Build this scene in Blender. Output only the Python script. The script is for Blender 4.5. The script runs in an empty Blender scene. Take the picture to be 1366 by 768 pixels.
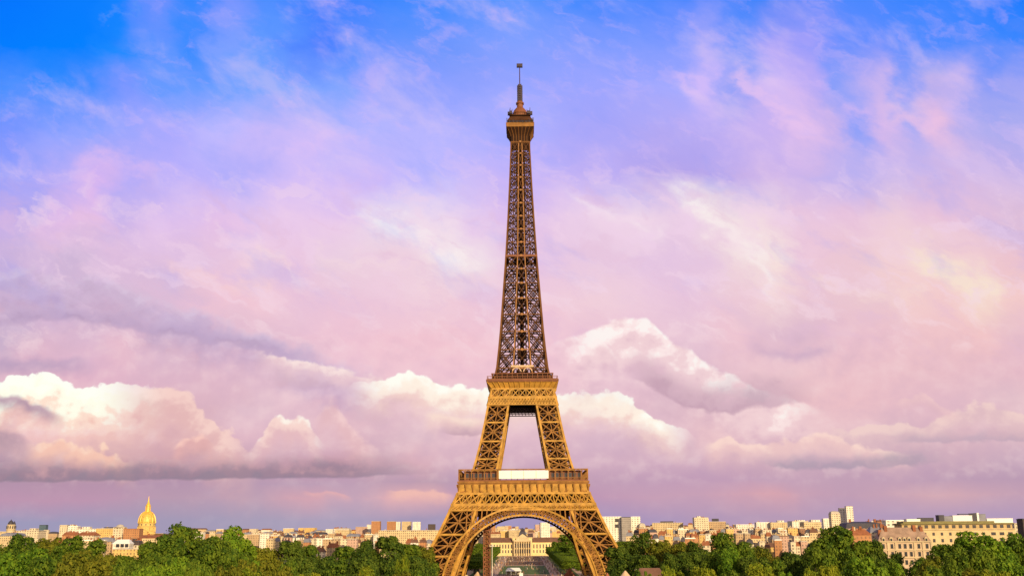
import bpy, math, random
import numpy as np
from mathutils import Vector, Matrix
R = math.radians
rnd = random.Random(7)
sc = bpy.context.scene
COL = sc.collection

# ------------------------------------------------------------------ camera
IMG_W, IMG_H, FPX = 1366.0, 768.0, 1306.0
CAM = Vector((0.0, -580.0, 31.2))
PITCH, YAW, ROLL = 13.88, 0.575, -0.37
CAMROT = Matrix.Rotation(R(YAW), 3, 'Z') @ Matrix.Rotation(R(90 + PITCH), 3, 'X') @ Matrix.Rotation(R(ROLL), 3, 'Z')
cd = bpy.data.cameras.new('camera')
cam = bpy.data.objects.new('camera', cd)
COL.objects.link(cam)
cam.matrix_world = Matrix.Translation(CAM) @ CAMROT.to_4x4()
cd.sensor_width = 36.0
cd.lens = FPX / IMG_W * 36.0
cd.clip_start, cd.clip_end = 1.0, 60000.0
sc.camera = cam


def ray(px, py):
    return CAMROT @ Vector(((px - IMG_W / 2) / FPX, (IMG_H / 2 - py) / FPX, -1.0))


def at(px, py, d):
    """point seen at pixel (px, py) of the photo, d metres in front of the camera along world Y"""
    r = ray(px, py)
    return CAM + r * (d / r.y)


# ------------------------------------------------------------------ light
SUN_EL, SUN_AZ = 15.0, 24.0           # the sun stands low behind the camera, to its right
to_sun = Vector((math.sin(R(SUN_AZ)) * math.cos(R(SUN_EL)), -math.cos(R(SUN_AZ)) * math.cos(R(SUN_EL)), math.sin(R(SUN_EL))))
sl = bpy.data.lights.new('sun', 'SUN')
sl.energy, sl.angle, sl.color = 5.0, R(0.5), (1.0, 0.78, 0.46)
so = bpy.data.objects.new('sun', sl)
COL.objects.link(so)
so.rotation_euler = to_sun.to_track_quat('Z', 'Y').to_euler()
so.location = (0, -700, 400)
sc.view_settings.view_transform = 'Standard'
sc.view_settings.look = 'None'
sc.view_settings.exposure = 0.0
sc.view_settings.gamma = 1.0
sc.view_settings.use_curve_mapping = False


def lin(c):
    return tuple(((v / 255) / 12.92 if v / 255 <= 0.04045 else ((v / 255 + 0.055) / 1.055) ** 2.4) for v in c)


# ------------------------------------------------------------------ sky (world, by direction)
world = bpy.data.worlds.new('World')
sc.world = world
world.use_nodes = True
NT = world.node_tree
NT.nodes.clear()


def nd(t, **k):
    n = NT.nodes.new(t)
    for a, v in k.items():
        setattr(n, a, v)
    return n


def put(sock, v):
    if isinstance(v, bpy.types.NodeSocket):
        NT.links.new(v, sock)
    elif v is not None:
        sock.default_value = v


def M(op, a, b=None, c=None, clamp=False):
    n = nd('ShaderNodeMath', operation=op, use_clamp=clamp)
    put(n.inputs[0], a); put(n.inputs[1], b)
    if c is not None:
        put(n.inputs[2], c)
    return n.outputs[0]


def step(x, lo, hi, smooth=True):
    n = nd('ShaderNodeMapRange', interpolation_type='SMOOTHSTEP' if smooth else 'LINEAR', clamp=False)
    put(n.inputs[0], x); put(n.inputs[1], lo); put(n.inputs[2], hi)
    return n.outputs[0]


def cmix(f, a, b, mode='MIX'):
    n = nd('ShaderNodeMix', data_type='RGBA', blend_type=mode)
    n.clamp_factor = True
    put(n.inputs[0], f); put(n.inputs[6], a); put(n.inputs[7], b)
    return n.outputs[2]


def small_group(name, out_type):
    """a one-node group: edited while it is still tiny and unused, which keeps the script quick"""
    ng = bpy.data.node_groups.new(name, 'ShaderNodeTree')
    ng.interface.new_socket('x', in_out='INPUT', socket_type='NodeSocketFloat')
    ng.interface.new_socket('y', in_out='OUTPUT', socket_type=out_type)
    return ng, ng.nodes.new('NodeGroupInput'), ng.nodes.new('NodeGroupOutput')


def use_group(ng, x):
    n = nd('ShaderNodeGroup')
    n.node_tree = ng
    put(n.inputs[0], x)
    return n.outputs[0]


def ramp(x, stops, interp='LINEAR'):
    ng, gi, go = small_group('colour_ramp', 'NodeSocketColor')
    n = ng.nodes.new('ShaderNodeValToRGB')
    cr = n.color_ramp
    cr.interpolation = interp
    while len(cr.elements) < len(stops):
        cr.elements.new(0.5)
    for e, (p, c) in zip(cr.elements, stops):
        e.position = p
        e.color = c if len(c) == 4 else (*c, 1)
    ng.links.new(gi.outputs[0], n.inputs[0]); ng.links.new(n.outputs[0], go.inputs[0])
    return use_group(ng, x)


def fcurve(x, pts, smooth=False):
    ng, gi, go = small_group('outline', 'NodeSocketFloat')
    n = ng.nodes.new('ShaderNodeFloatCurve')
    mp = n.mapping
    mp.use_clip = False
    mp.extend = 'HORIZONTAL'
    c = mp.curves[0]
    while len(c.points) < len(pts):
        c.points.new(0.5, 0.5)
    for p, q in zip(c.points, sorted(pts)):
        p.location = q
        p.handle_type = 'AUTO_CLAMPED' if smooth else 'VECTOR'
    mp.update()
    ng.links.new(gi.outputs[0], n.inputs['Value']); ng.links.new(n.outputs[0], go.inputs[0])
    return use_group(ng, x)


def noise(vec, scale, detail=6, rough=0.55, lac=2.0, dist=0.0, dims='2D'):
    n = nd('ShaderNodeTexNoise')
    n.noise_dimensions = dims
    put(n.inputs['Vector'], vec)
    n.inputs['Scale'].default_value = scale
    n.inputs['Detail'].default_value = detail
    n.inputs['Roughness'].default_value = rough
    n.inputs['Lacunarity'].default_value = lac
    n.inputs['Distortion'].default_value = dist
    return n


def comb(x, y, z=0.0):
    n = nd('ShaderNodeCombineXYZ')
    put(n.inputs[0], x); put(n.inputs[1], y); put(n.inputs[2], z)
    return n.outputs[0]


tc = nd('ShaderNodeTexCoord')
sp = nd('ShaderNodeSeparateXYZ')
put(sp.inputs[0], tc.outputs['Generated'])
dx, dy, dz = sp.outputs
dyc = M('MAXIMUM', dy, 0.12)
U = M('DIVIDE', dx, dyc)
V = M('DIVIDE', dz, dyc)
ULO, UHI = -0.72, 0.72


def uv_of(px, py):
    r = ray(px, py)
    return r.x / r.y, r.z / r.y


def tpos(px, py):
    return (uv_of(px, py)[0] - ULO) / (UHI - ULO)


PXU = 1.0 / FPX                                    # about one photo pixel in tangent units
P = comb(U, V)
# streaky warp for the high thin cloud, finer warp for the low heaps
Pst = comb(M('ADD', M('MULTIPLY', U, 0.8), M('MULTIPLY', V, 0.5)), M('ADD', M('MULTIPLY', V, 1.5), M('MULTIPLY', U, 0.55)), 3.7)
w1 = noise(Pst, 7.0, 6, 0.58)
s1 = nd('ShaderNodeSeparateColor'); put(s1.inputs[0], w1.outputs['Color'])
w2 = noise(comb(U, M('MULTIPLY', V, 1.3), 9.1), 30.0, 5, 0.6)
s2 = nd('ShaderNodeSeparateColor'); put(s2.inputs[0], w2.outputs['Color'])
UW = M('ADD', U, M('ADD', M('MULTIPLY', M('SUBTRACT', s1.outputs[0], 0.5), 0.085), M('MULTIPLY', M('SUBTRACT', s2.outputs[0], 0.5), 0.03)))
VW = M('ADD', V, M('ADD', M('MULTIPLY', M('SUBTRACT', s1.outputs[1], 0.5), M('MULTIPLY_ADD', step(V, 0.03, 0.3), 0.055, 0.008)),
                   M('MULTIPLY', M('SUBTRACT', s2.outputs[1], 0.5), M('MULTIPLY_ADD', step(V, 0.03, 0.3), 0.022, 0.006))))
TW = M('MULTIPLY', M('SUBTRACT', UW, ULO), 1 / (UHI - ULO))

ROWS = [
 (-10, [(0,(5,118,255)),(114,(10,125,255)),(160,(20,130,255)),(190,(90,140,255)),(228,(105,142,255)),(262,(50,135,255)),(295,(125,150,255)),(342,(75,140,255)),(456,(60,128,255)),(570,(55,138,255)),(684,(85,148,255)),(798,(65,135,255)),(912,(60,130,255)),(1026,(55,130,250)),(1140,(70,135,255)),(1254,(50,130,255)),(1366,(5,122,255))]),
 (60, [(0,(5,125,255)),(114,(5,128,255)),(165,(30,138,255)),(228,(95,150,255)),(270,(60,140,255)),(305,(125,160,255)),(342,(100,155,255)),(420,(78,130,255)),(456,(85,140,255)),(570,(105,150,255)),(684,(130,160,255)),(798,(125,155,255)),(912,(130,155,255)),(940,(170,170,250)),(985,(100,145,255)),(1050,(165,160,250)),(1140,(95,140,255)),(1254,(80,140,255)),(1366,(60,135,255))]),
 (115, [(0,(80,145,255)),(70,(50,140,255)),(114,(60,140,255)),(185,(120,150,255)),(228,(105,155,255)),(342,(120,165,255)),(456,(130,165,255)),(480,(160,170,255)),(570,(140,160,255)),(684,(150,165,255)),(798,(155,165,255)),(900,(165,170,255)),(940,(205,185,250)),(985,(125,155,250)),(1030,(215,190,245)),(1083,(195,175,245)),(1115,(140,160,250)),(1185,(200,180,240)),(1215,(130,155,250)),(1254,(180,175,240)),(1285,(205,185,240)),(1330,(135,155,248)),(1366,(160,165,245))]),
 (170, [(0,(125,150,255)),(57,(150,165,255)),(114,(145,165,255)),(228,(165,168,255)),(300,(190,185,255)),(342,(200,185,250)),(400,(205,188,250)),(470,(180,182,255)),(570,(180,180,255)),(684,(170,175,255)),(798,(165,165,250)),(912,(180,170,245)),(1026,(200,178,242)),(1070,(228,192,235)),(1110,(215,185,235)),(1145,(140,160,250)),(1185,(215,185,235)),(1215,(165,170,245)),(1260,(232,190,225)),(1310,(180,175,240)),(1366,(172,172,240))]),
 (230, [(0,(150,160,252)),(40,(165,165,250)),(80,(200,178,245)),(125,(218,182,240)),(170,(180,172,250)),(228,(185,175,252)),(342,(190,180,252)),(400,(212,190,248)),(456,(205,185,250)),(570,(190,185,255)),(684,(195,180,250)),(798,(190,175,245)),(912,(178,163,236)),(1026,(205,180,235)),(1140,(190,178,240)),(1254,(202,182,235)),(1366,(190,175,235))]),
 (290, [(0,(175,162,242)),(45,(165,160,240)),(70,(215,180,238)),(130,(225,188,236)),(165,(188,172,240)),(228,(210,185,245)),(280,(222,188,238)),(342,(228,200,242)),(456,(225,198,243)),(510,(232,225,245)),(570,(238,225,245)),(630,(222,200,246)),(684,(210,185,245)),(760,(228,205,240)),(840,(238,222,240)),(912,(228,205,236)),(960,(242,238,240)),(1026,(240,225,238)),(1083,(225,195,232)),(1140,(225,192,230)),(1200,(232,205,225)),(1254,(225,190,225)),(1366,(205,182,225))]),
 (345, [(0,(172,160,222)),(57,(190,172,225)),(114,(178,165,216)),(170,(205,178,225)),(228,(208,183,230)),(300,(222,192,228)),(342,(238,212,230)),(400,(228,195,228)),(456,(228,208,228)),(520,(232,208,228)),(590,(244,242,244)),(630,(236,228,238)),(684,(222,192,235)),(798,(225,200,232)),(870,(215,190,232)),(940,(220,195,230)),(1000,(242,238,235)),(1050,(246,240,232)),(1090,(232,200,225)),(1140,(228,195,215)),(1200,(238,212,218)),(1254,(240,222,215)),(1310,(236,205,212)),(1366,(228,188,205))]),
 (400, [(0,(180,165,215)),(114,(188,170,212)),(228,(200,176,214)),(280,(235,192,212)),(342,(238,198,215)),(400,(225,190,220)),(456,(228,192,220)),(570,(235,208,225)),(620,(232,195,218)),(684,(235,200,220)),(798,(236,208,222)),(912,(222,192,225)),(1000,(228,200,222)),(1050,(242,222,222)),(1100,(222,190,214)),(1160,(225,195,208)),(1220,(243,212,205)),(1260,(240,205,205)),(1310,(246,236,205)),(1366,(240,202,196))]),
 (450, [(0,(160,152,196)),(57,(206,168,198)),(114,(205,170,202)),(170,(222,178,200)),(228,(198,172,204)),(342,(215,180,206)),(456,(235,190,210)),(570,(238,190,205)),(684,(240,195,210)),(798,(232,195,214)),(912,(225,195,215)),(970,(232,192,212)),(1020,(212,182,210)),(1083,(198,170,204)),(1140,(222,182,204)),(1254,(234,190,196)),(1310,(238,190,190)),(1366,(215,178,198))]),
 (500, [(0,(205,165,190)),(57,(212,165,190)),(114,(215,165,192)),(228,(205,165,190)),(342,(212,175,198)),(400,(220,190,208)),(456,(226,188,208)),(520,(236,195,208)),(640,(236,190,206)),(740,(236,192,208)),(798,(232,198,214)),(912,(206,174,198)),(1000,(225,190,204)),(1083,(228,190,200)),(1140,(226,184,196)),(1254,(222,180,192)),(1366,(214,172,192))]),
 (540, [(0,(172,145,175)),(57,(235,205,205)),(114,(235,205,205)),(171,(222,188,194)),(228,(205,160,175)),(285,(202,162,178)),(342,(215,185,200)),(400,(220,185,200)),(456,(214,174,190)),(513,(218,178,190)),(570,(228,195,202)),(627,(235,210,210)),(740,(228,198,206)),(798,(225,192,205)),(855,(222,185,198)),(912,(206,175,192)),(969,(200,165,186)),(1026,(228,186,192)),(1140,(225,180,190)),(1254,(210,172,192)),(1366,(212,185,198))]),
 (580, [(0,(172,146,168)),(57,(235,190,185)),(114,(236,190,180)),(171,(222,180,175)),(228,(205,160,170)),(285,(203,163,175)),(342,(214,174,190)),(400,(214,178,190)),(456,(214,174,186)),(513,(205,170,186)),(570,(212,182,194)),(627,(222,186,198)),(740,(212,178,195)),(798,(205,175,195)),(855,(205,174,192)),(912,(216,180,194)),(969,(232,195,198)),(1026,(222,186,195)),(1083,(225,193,200)),(1140,(215,184,196)),(1197,(186,158,182)),(1254,(205,170,186)),(1366,(205,175,190))]),
 (615, [(0,(160,135,158)),(57,(188,156,166)),(114,(206,166,166)),(171,(202,160,166)),(228,(192,150,160)),(285,(172,142,164)),(342,(192,155,172)),(456,(192,150,172)),(513,(200,165,180)),(570,(222,178,188)),(627,(210,174,190)),(740,(205,170,190)),(912,(205,170,190)),(969,(210,174,190)),(1026,(200,168,186)),(1140,(190,160,184)),(1254,(195,165,186)),(1366,(190,165,190))]),
 (642, [(0,(182,148,172)),(114,(184,148,172)),(228,(182,150,174)),(342,(184,154,178)),(456,(192,160,182)),(570,(192,158,176)),(627,(190,158,180)),(740,(192,156,180)),(912,(195,158,184)),(1140,(195,160,182)),(1366,(188,156,180))]),
 (662, [(0,(190,150,176)),(114,(190,150,176)),(228,(186,155,176)),(342,(190,160,180)),(430,(212,165,178)),(470,(198,165,184)),(550,(228,176,180)),(627,(196,156,180)),(740,(190,150,180)),(912,(200,160,182)),(1026,(216,165,176)),(1083,(200,160,180)),(1140,(194,158,180)),(1254,(212,170,180)),(1366,(196,160,180))]),
 (692, [(0,(158,154,186)),(228,(164,154,182)),(342,(168,158,184)),(456,(172,160,186)),(570,(166,152,182)),(627,(160,150,190)),(740,(164,150,190)),(855,(172,150,186)),(1026,(184,155,182)),(1140,(180,155,186)),(1254,(180,155,186)),(1366,(180,155,186))]),
]
# relief of the cloud heaps: the same billow field sampled twice, the second time a step towards the light
LX, LY = -0.006, 0.011


def billow(off):
    vec = comb(M('ADD', U, off * LX), M('MULTIPLY', M('ADD', V, off * LY), 1.25), 1.3)
    a = noise(vec, 25.0, 7, 0.56, 2.1, 0.25).outputs['Fac']
    n = nd('ShaderNodeTexVoronoi', feature='SMOOTH_F1', voronoi_dimensions='2D')
    put(n.inputs['Vector'], vec)
    n.inputs['Scale'].default_value = 42.0
    n.inputs['Smoothness'].default_value = 0.6
    try:
        n.inputs['Detail'].default_value = 2.0
        n.inputs['Roughness'].default_value = 0.5
    except KeyError:
        pass
    return M('SUBTRACT', M('MULTIPLY', a, 1.0), M('MULTIPLY', n.outputs['Distance'], 0.42))


B0, B1 = billow(0), billow(1)
REL = M('SUBTRACT', B0, B1)                         # > 0 on the side turned to the light
tuft = noise(comb(M('ADD', M('MULTIPLY', UW, 1.0), M('MULTIPLY', VW, 0.3)), M('ADD', M('MULTIPLY', VW, 1.5), M('MULTIPLY', UW, 0.35))), 21.0, 7, 0.6, 2.0, 0.3).outputs['Fac']
cir = noise(comb(M('ADD', M('MULTIPLY', U, 0.8), M('MULTIPLY', V, 0.35)), M('ADD', M('MULTIPLY', V, 1.0), M('MULTIPLY', U, 0.25))), 13.0, 8, 0.58, 2.1, 0.2).outputs['Fac']
# a vanishing share of every field is added to the coordinates: it makes Cycles evaluate the clouds one after the other
TINY = M('MULTIPLY', M('ADD', M('ADD', REL, tuft), cir), 1e-9)
U, V, UW, VW = (M('ADD', q, TINY) for q in (U, V, UW, VW))
TW = M('ADD', TW, TINY)


def rosy(x, y, c):
    """the lower sky leans to rose, and to peach on the right"""
    if y < 285 or y > 640: return c
    t = 0.10 if x < 950 else 0.22
    if y < 400: t *= 0.6
    tgt = (242, 192, 204) if x < 950 else (242, 190, 186)
    k = min(1.0, min(c) / 170.0)
    return tuple(a + (b_ - a) * t * k for a, b_ in zip(c, tgt))


sky = None
vprev = None
for y, stops in ROWS:
    v = uv_of(683, y)[1]
    c = ramp(TW, [(tpos(x, y), lin(rosy(x, y, c_))) for x, c_ in stops], 'EASE')
    sky = c if sky is None else cmix(step(VW, vprev, v, False), sky, c)
    vprev = v

lowband = M('MULTIPLY', step(V, uv_of(683, 395)[1], uv_of(683, 480)[1]), M('MULTIPLY_ADD', step(V, uv_of(683, 650)[1], uv_of(683, 632)[1]), 0.8, 0.2))
hi = M('MULTIPLY', M('MAXIMUM', REL, 0.0), M('MULTIPLY', lowband, 0.55))
lo = M('MULTIPLY', M('MAXIMUM', M('MULTIPLY', REL, -1.0), 0.0), M('MULTIPLY', lowband, 0.5))
sky = cmix(hi, sky, (*lin((250, 225, 222)), 1))
sky = cmix(lo, sky, (*lin((178, 145, 180)), 1))


T0 = M('MULTIPLY', M('SUBTRACT', U, ULO), 1 / (UHI - ULO))


def curve_v(pts, warp=False):
    """v of an outline as a function of u, read from photo pixels"""
    return fcurve(TW if warp else T0, [(tpos(x, y), uv_of(x, y)[1]) for x, y in pts], warp)


BJ = M('SUBTRACT', B0, 0.32)


def heap(sky, pts, edge, amp, cols, thick, alpha=1.0, fade=(30, 30), flip=False, warp=False):
    """a cloud with one crisp outline (its top, or its flat base when flip) that melts into the sky on the other side"""
    top = M('ADD', curve_v(pts, warp), M('MULTIPLY', BJ, amp * PXU))
    vv, tt = (VW, TW) if warp else (V, T0)
    s = M('SUBTRACT', vv, top) if flip else M('SUBTRACT', top, vv)
    s = M('DIVIDE', s, PXU)                           # photo pixels inside the outline
    s2_ = M('ADD', s, M('MULTIPLY', M('SUBTRACT', s2.outputs[2], 0.5), thick * 0.5))
    m = M('MULTIPLY', step(s, 0.0, edge), step(s2_, thick, thick * 0.25))
    xs = sorted(p[0] for p in pts)
    l, r = tpos(xs[0], 500), tpos(xs[-1], 500)
    k = 1 / (UHI - ULO) / FPX
    m = M('MULTIPLY', m, M('MULTIPLY', step(tt, l, l + fade[0] * k), step(tt, r, r - fade[1] * k)))
    m = M('MULTIPLY', m, alpha)
    f = M('ADD', M('DIVIDE', s2_, thick), M('MULTIPLY', REL, -0.75))
    if not warp:
        cols = [(p, (min(255, q[0] + 9), min(255, q[1] + 4), max(q[2] - 5, 0))) for p, q in cols]
    c = ramp(f, [(p, lin(q)) for p, q in cols], 'EASE')
    return cmix(m, sky, c)



# tufts and streaks of the high cloud sheet
def wisp(sky, pts, thick, c0, c1, alpha, fade=(30, 30), edge=24, amp=18):
    return heap(sky, pts, edge, amp, [(0, c0), (0.35, c0), (1, c1)], thick, alpha, fade, True, True)


sky = wisp(sky, [(60, 245), (100, 225), (150, 238), (190, 250)], 48, (226, 190, 240), (200, 180, 245), .6)
sky = wisp(sky, [(35, 262), (80, 282), (110, 302), (165, 322)], 26, (228, 190, 232), (205, 178, 238), .8)
sky = wisp(sky, [(-60, 300), (0, 312), (60, 322), (130, 340), (170, 352)], 30, (220, 184, 230), (200, 175, 232), .6)
sky = wisp(sky, [(225, 268), (270, 290), (310, 300), (350, 320)], 36, (232, 196, 236), (212, 188, 242), .6)
sky = wisp(sky, [(200, 350), (240, 385), (290, 402), (340, 398), (380, 380)], 44, (246, 208, 210), (228, 192, 220), .7)
sky = wisp(sky, [(320, 318), (350, 345), (385, 362), (400, 392), (425, 405)], 44, (246, 222, 226), (230, 204, 234), .7)
sky = wisp(sky, [(405, 325), (440, 342), (475, 360), (520, 372), (550, 368)], 40, (243, 222, 230), (232, 206, 236), .6)
sky = wisp(sky, [(455, 290), (500, 309), (535, 328), (562, 346), (582, 366), (602, 376), (618, 366), (650, 345)], 62, (250, 252, 250), (238, 222, 242), .85, (60, 60), 30, 10)
sky = wisp(sky, [(530, 400), (570, 412), (610, 405), (650, 395)], 40, (243, 216, 224), (234, 204, 226), .5)
sky = wisp(sky, [(340, 200), (400, 205), (450, 196), (500, 202)], 40, (216, 192, 248), (195, 184, 252), .6)
sky = wisp(sky, [(735, 268), (775, 292), (815, 304), (850, 318), (875, 322), (910, 300)], 44, (244, 234, 244), (232, 210, 240), .75)
sky = wisp(sky, [(800, 395), (815, 360), (840, 345), (870, 350), (900, 370)], 34, (240, 216, 234), (230, 202, 234), .45)
sky = wisp(sky, [(895, 276), (925, 300), (958, 326), (990, 350), (1018, 366), (1036, 396), (1050, 428), (1080, 445)], 84, (250, 249, 244), (240, 218, 234), .8, (50, 50), 34, 9)
sky = wisp(sky, [(1090, 372), (1130, 388), (1160, 402), (1200, 412), (1240, 402), (1270, 380)], 30, (246, 224, 212), (234, 202, 214), .75)
sky = wisp(sky, [(1225, 368), (1268, 386), (1300, 402), (1330, 410), (1370, 396)], 84, (247, 236, 206), (236, 206, 216), .8)
sky = wisp(sky, [(1120, 318), (1160, 335), (1200, 345), (1240, 330)], 40, (240, 214, 224), (226, 194, 228), .55)
sky = wisp(sky, [(985, 120), (1015, 150), (1055, 184), (1095, 192), (1130, 185)], 62, (232, 196, 240), (205, 184, 246), .7)
sky = wisp(sky, [(1080, 195), (1112, 200), (1140, 192)], 34, (228, 192, 236), (190, 178, 244), .6, (14, 14))
sky = wisp(sky, [(1155, 165), (1180, 166), (1208, 140)], 60, (222, 188, 240), (170, 172, 248), .6, (16, 16))
sky = wisp(sky, [(1215, 170), (1250, 190), (1288, 182), (1325, 160)], 62, (234, 194, 230), (190, 178, 242), .7)
sky = wisp(sky, [(905, 110), (930, 122), (955, 118), (985, 90)], 46, (212, 188, 250), (160, 168, 252), .6, (16, 16))
sky = wisp(sky, [(270, 20), (295, 34), (320, 60), (345, 70)], 30, (176, 176, 252), (110, 150, 254), .6)
sky = wisp(sky, [(85, 6), (110, 16), (135, 22), (160, 10)], 14, (90, 150, 250), (30, 132, 254), .6, (14, 14), 8)
sky = wisp(sky, [(150, 80), (180, 98), (215, 106), (250, 96)], 20, (136, 160, 254), (96, 146, 254), .6)
tband = M('MULTIPLY', step(V, uv_of(683, 520)[1], uv_of(683, 430)[1]), step(V, uv_of(683, 190)[1], uv_of(683, 290)[1]))
sky = cmix(M('MULTIPLY', step(tuft, 0.5, 0.74), M('MULTIPLY', tband, 0.5)), sky, (*lin((248, 226, 230)), 1))
sky = cmix(M('MULTIPLY', step(tuft, 0.48, 0.27), M('MULTIPLY', tband, 0.34)), sky, (*lin((216, 178, 214)), 1))

# rose light through the middle of the cloud sheet
rose = M('MULTIPLY', step(V, uv_of(683, 215)[1], uv_of(683, 330)[1]), step(V, uv_of(683, 640)[1], uv_of(683, 560)[1]))
sky = cmix(M('MULTIPLY', rose, 0.32), sky, (*lin((248, 208, 216)), 1))
# grey-lilac bank sloping down from the left edge
sky = heap(sky, [(-90, 352), (0, 351), (45, 350), (75, 358), (95, 372), (120, 352), (140, 352), (165, 370), (200, 385), (240, 400), (300, 417), (360, 432), (430, 468), (500, 490), (560, 505)], 24, 36,
           [(0, (206, 190, 224)), (0.3, (194, 174, 212)), (0.7, (184, 160, 200)), (1, (200, 165, 196))], 90, 0.9, (60, 120))
sky = heap(sky, [(-90, 445), (0, 438), (60, 428), (110, 430), (160, 440), (230, 450), (300, 462), (380, 478), (450, 490)], 12, 22,
           [(0, (172, 150, 192)), (0.5, (182, 162, 204)), (1, (194, 174, 212))], 34, 0.75, (60, 90), True)
sky = heap(sky, [(-90, 466), (0, 468), (60, 470), (110, 466), (140, 478)], 14, 20,
           [(0, (170, 150, 195)), (0.6, (160, 145, 190)), (1, (175, 150, 190))], 40, 0.6, (40, 60))
# bright edge of the long cloud
sky = heap(sky, [(330, 462), (400, 476), (440, 484), (480, 494), (520, 498), (560, 512)], 6, 26,
           [(0, (250, 228, 230)), (0.4, (226, 196, 212)), (1, (208, 178, 200))], 42, 0.85, (40, 40))
# rosy shoulder of the large heap
sky = heap(sky, [(150, 520), (185, 506), (215, 512), (236, 513), (250, 520), (268, 540), (290, 556), (330, 590), (360, 620)], 6, 34,
           [(0, (240, 208, 206)), (0.35, (222, 182, 188)), (1, (206, 164, 178))], 110, 0.85, (60, 60))
# large white heap at the left
sky = heap(sky, [(-120, 525), (-40, 512), (0, 508), (18, 498), (38, 493), (58, 492), (78, 498), (94, 509), (101, 514), (110, 511), (140, 508), (165, 506), (195, 507), (215, 512), (235, 520)], 4, 30,
           [(0, (255, 255, 250)), (0.3, (255, 252, 240)), (0.48, (248, 222, 212)), (0.75, (236, 194, 188)), (1, (225, 180, 178))], 105, 1.0, (40, 110))
# shadow wedges before it
sky = heap(sky, [(-110, 520), (0, 524), (30, 526), (60, 536), (85, 546), (100, 552)], 8, 14,
           [(0, (186, 158, 182)), (0.5, (168, 142, 172)), (1, (190, 160, 180))], 30, 0.9, (40, 40))
sky = heap(sky, [(-110, 566), (0, 566), (25, 572), (45, 588), (60, 600)], 8, 14,
           [(0, (190, 158, 180)), (0.6, (165, 142, 168)), (1, (185, 155, 170))], 36, 0.8, (40, 30))
# salmon swell under it
sky = heap(sky, [(40, 590), (80, 580), (110, 590), (135, 588), (150, 596), (185, 612), (200, 625)], 7, 26,
           [(0, (250, 214, 200)), (0.35, (240, 196, 184)), (1, (214, 170, 168))], 48, 0.85, (30, 40))
sky = heap(sky, [(235, 588), (245, 578), (262, 580), (275, 577), (288, 590), (298, 608)], 6, 18,
           [(0, (240, 198, 196)), (0.4, (218, 172, 180)), (1, (200, 158, 170))], 36, 0.9, (12, 20))
# middle puff and swell
sky = heap(sky, [(330, 600), (350, 572), (364, 553), (374, 549), (384, 556), (396, 548), (408, 550), (418, 566), (428, 585), (440, 600)], 5, 20,
           [(0, (255, 242, 238)), (0.25, (240, 212, 212)), (0.6, (222, 184, 196)), (1, (212, 174, 190))], 56, 0.95, (34, 34))
sky = heap(sky, [(415, 560), (432, 532), (446, 526), (456, 545), (470, 565), (500, 590), (520, 610)], 10, 22,
           [(0, (238, 206, 212)), (0.4, (222, 184, 196)), (1, (206, 168, 184))], 62, 0.7, (25, 40))
# white heap behind the tower
sky = heap(sky, [(455, 512), (480, 506), (505, 503), (522, 496), (546, 494), (566, 497), (582, 504), (592, 511), (600, 511), (625, 510), (650, 510), (690, 517), (735, 520), (780, 517), (815, 521), (840, 528), (862, 540), (890, 556), (930, 580)], 4, 24,
           [(0, (255, 250, 248)), (0.3, (250, 236, 230)), (0.6, (236, 208, 208)), (1, (220, 188, 196))], 66, 1.0, (70, 60))
sky = heap(sky, [(560, 545), (590, 548), (620, 552), (660, 556)], 9, 10,
           [(0, (248, 226, 214)), (0.5, (236, 205, 204)), (1, (196, 165, 186))], 40, 0.6, (20, 20))
sky = heap(sky, [(585, 574), (600, 580), (630, 582), (660, 578)], 4, 10,
           [(0, (178, 148, 174)), (1, (214, 182, 194))], 22, 0.7, (20, 30), True)
# long cloud right of the tower
sky = heap(sky, [(720, 470), (745, 450), (770, 440), (795, 430), (815, 422), (838, 418), (858, 420), (872, 428), (884, 440), (898, 454), (922, 462), (940, 480), (962, 492), (990, 503), (1010, 514), (1050, 526), (1110, 545)], 6, 14,
           [(0, (252, 246, 249)), (0.1, (247, 232, 238)), (0.3, (234, 208, 220)), (0.75, (214, 182, 204)), (1, (202, 168, 192))], 130, 0.85, (80, 90))
sky = heap(sky, [(775, 470), (785, 454), (800, 448), (815, 460), (830, 474)], 6, 18,
           [(0, (248, 236, 242)), (0.5, (234, 208, 220)), (1, (226, 198, 214))], 36, 0.7, (20, 20))
sky = heap(sky, [(830, 500), (870, 520), (905, 540), (945, 550), (985, 548), (1030, 540), (1100, 536)], 7, 16,
           [(0, (186, 154, 182)), (0.5, (200, 170, 194)), (1, (216, 184, 206))], 56, 0.85, (50, 80), True)
# lens over the right
sky = heap(sky, [(985, 470), (1030, 482), (1080, 486), (1130, 476)], 18, 16,
           [(0, (186, 160, 200)), (1, (212, 178, 206))], 40, 0.7, (40, 40), True)
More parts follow.
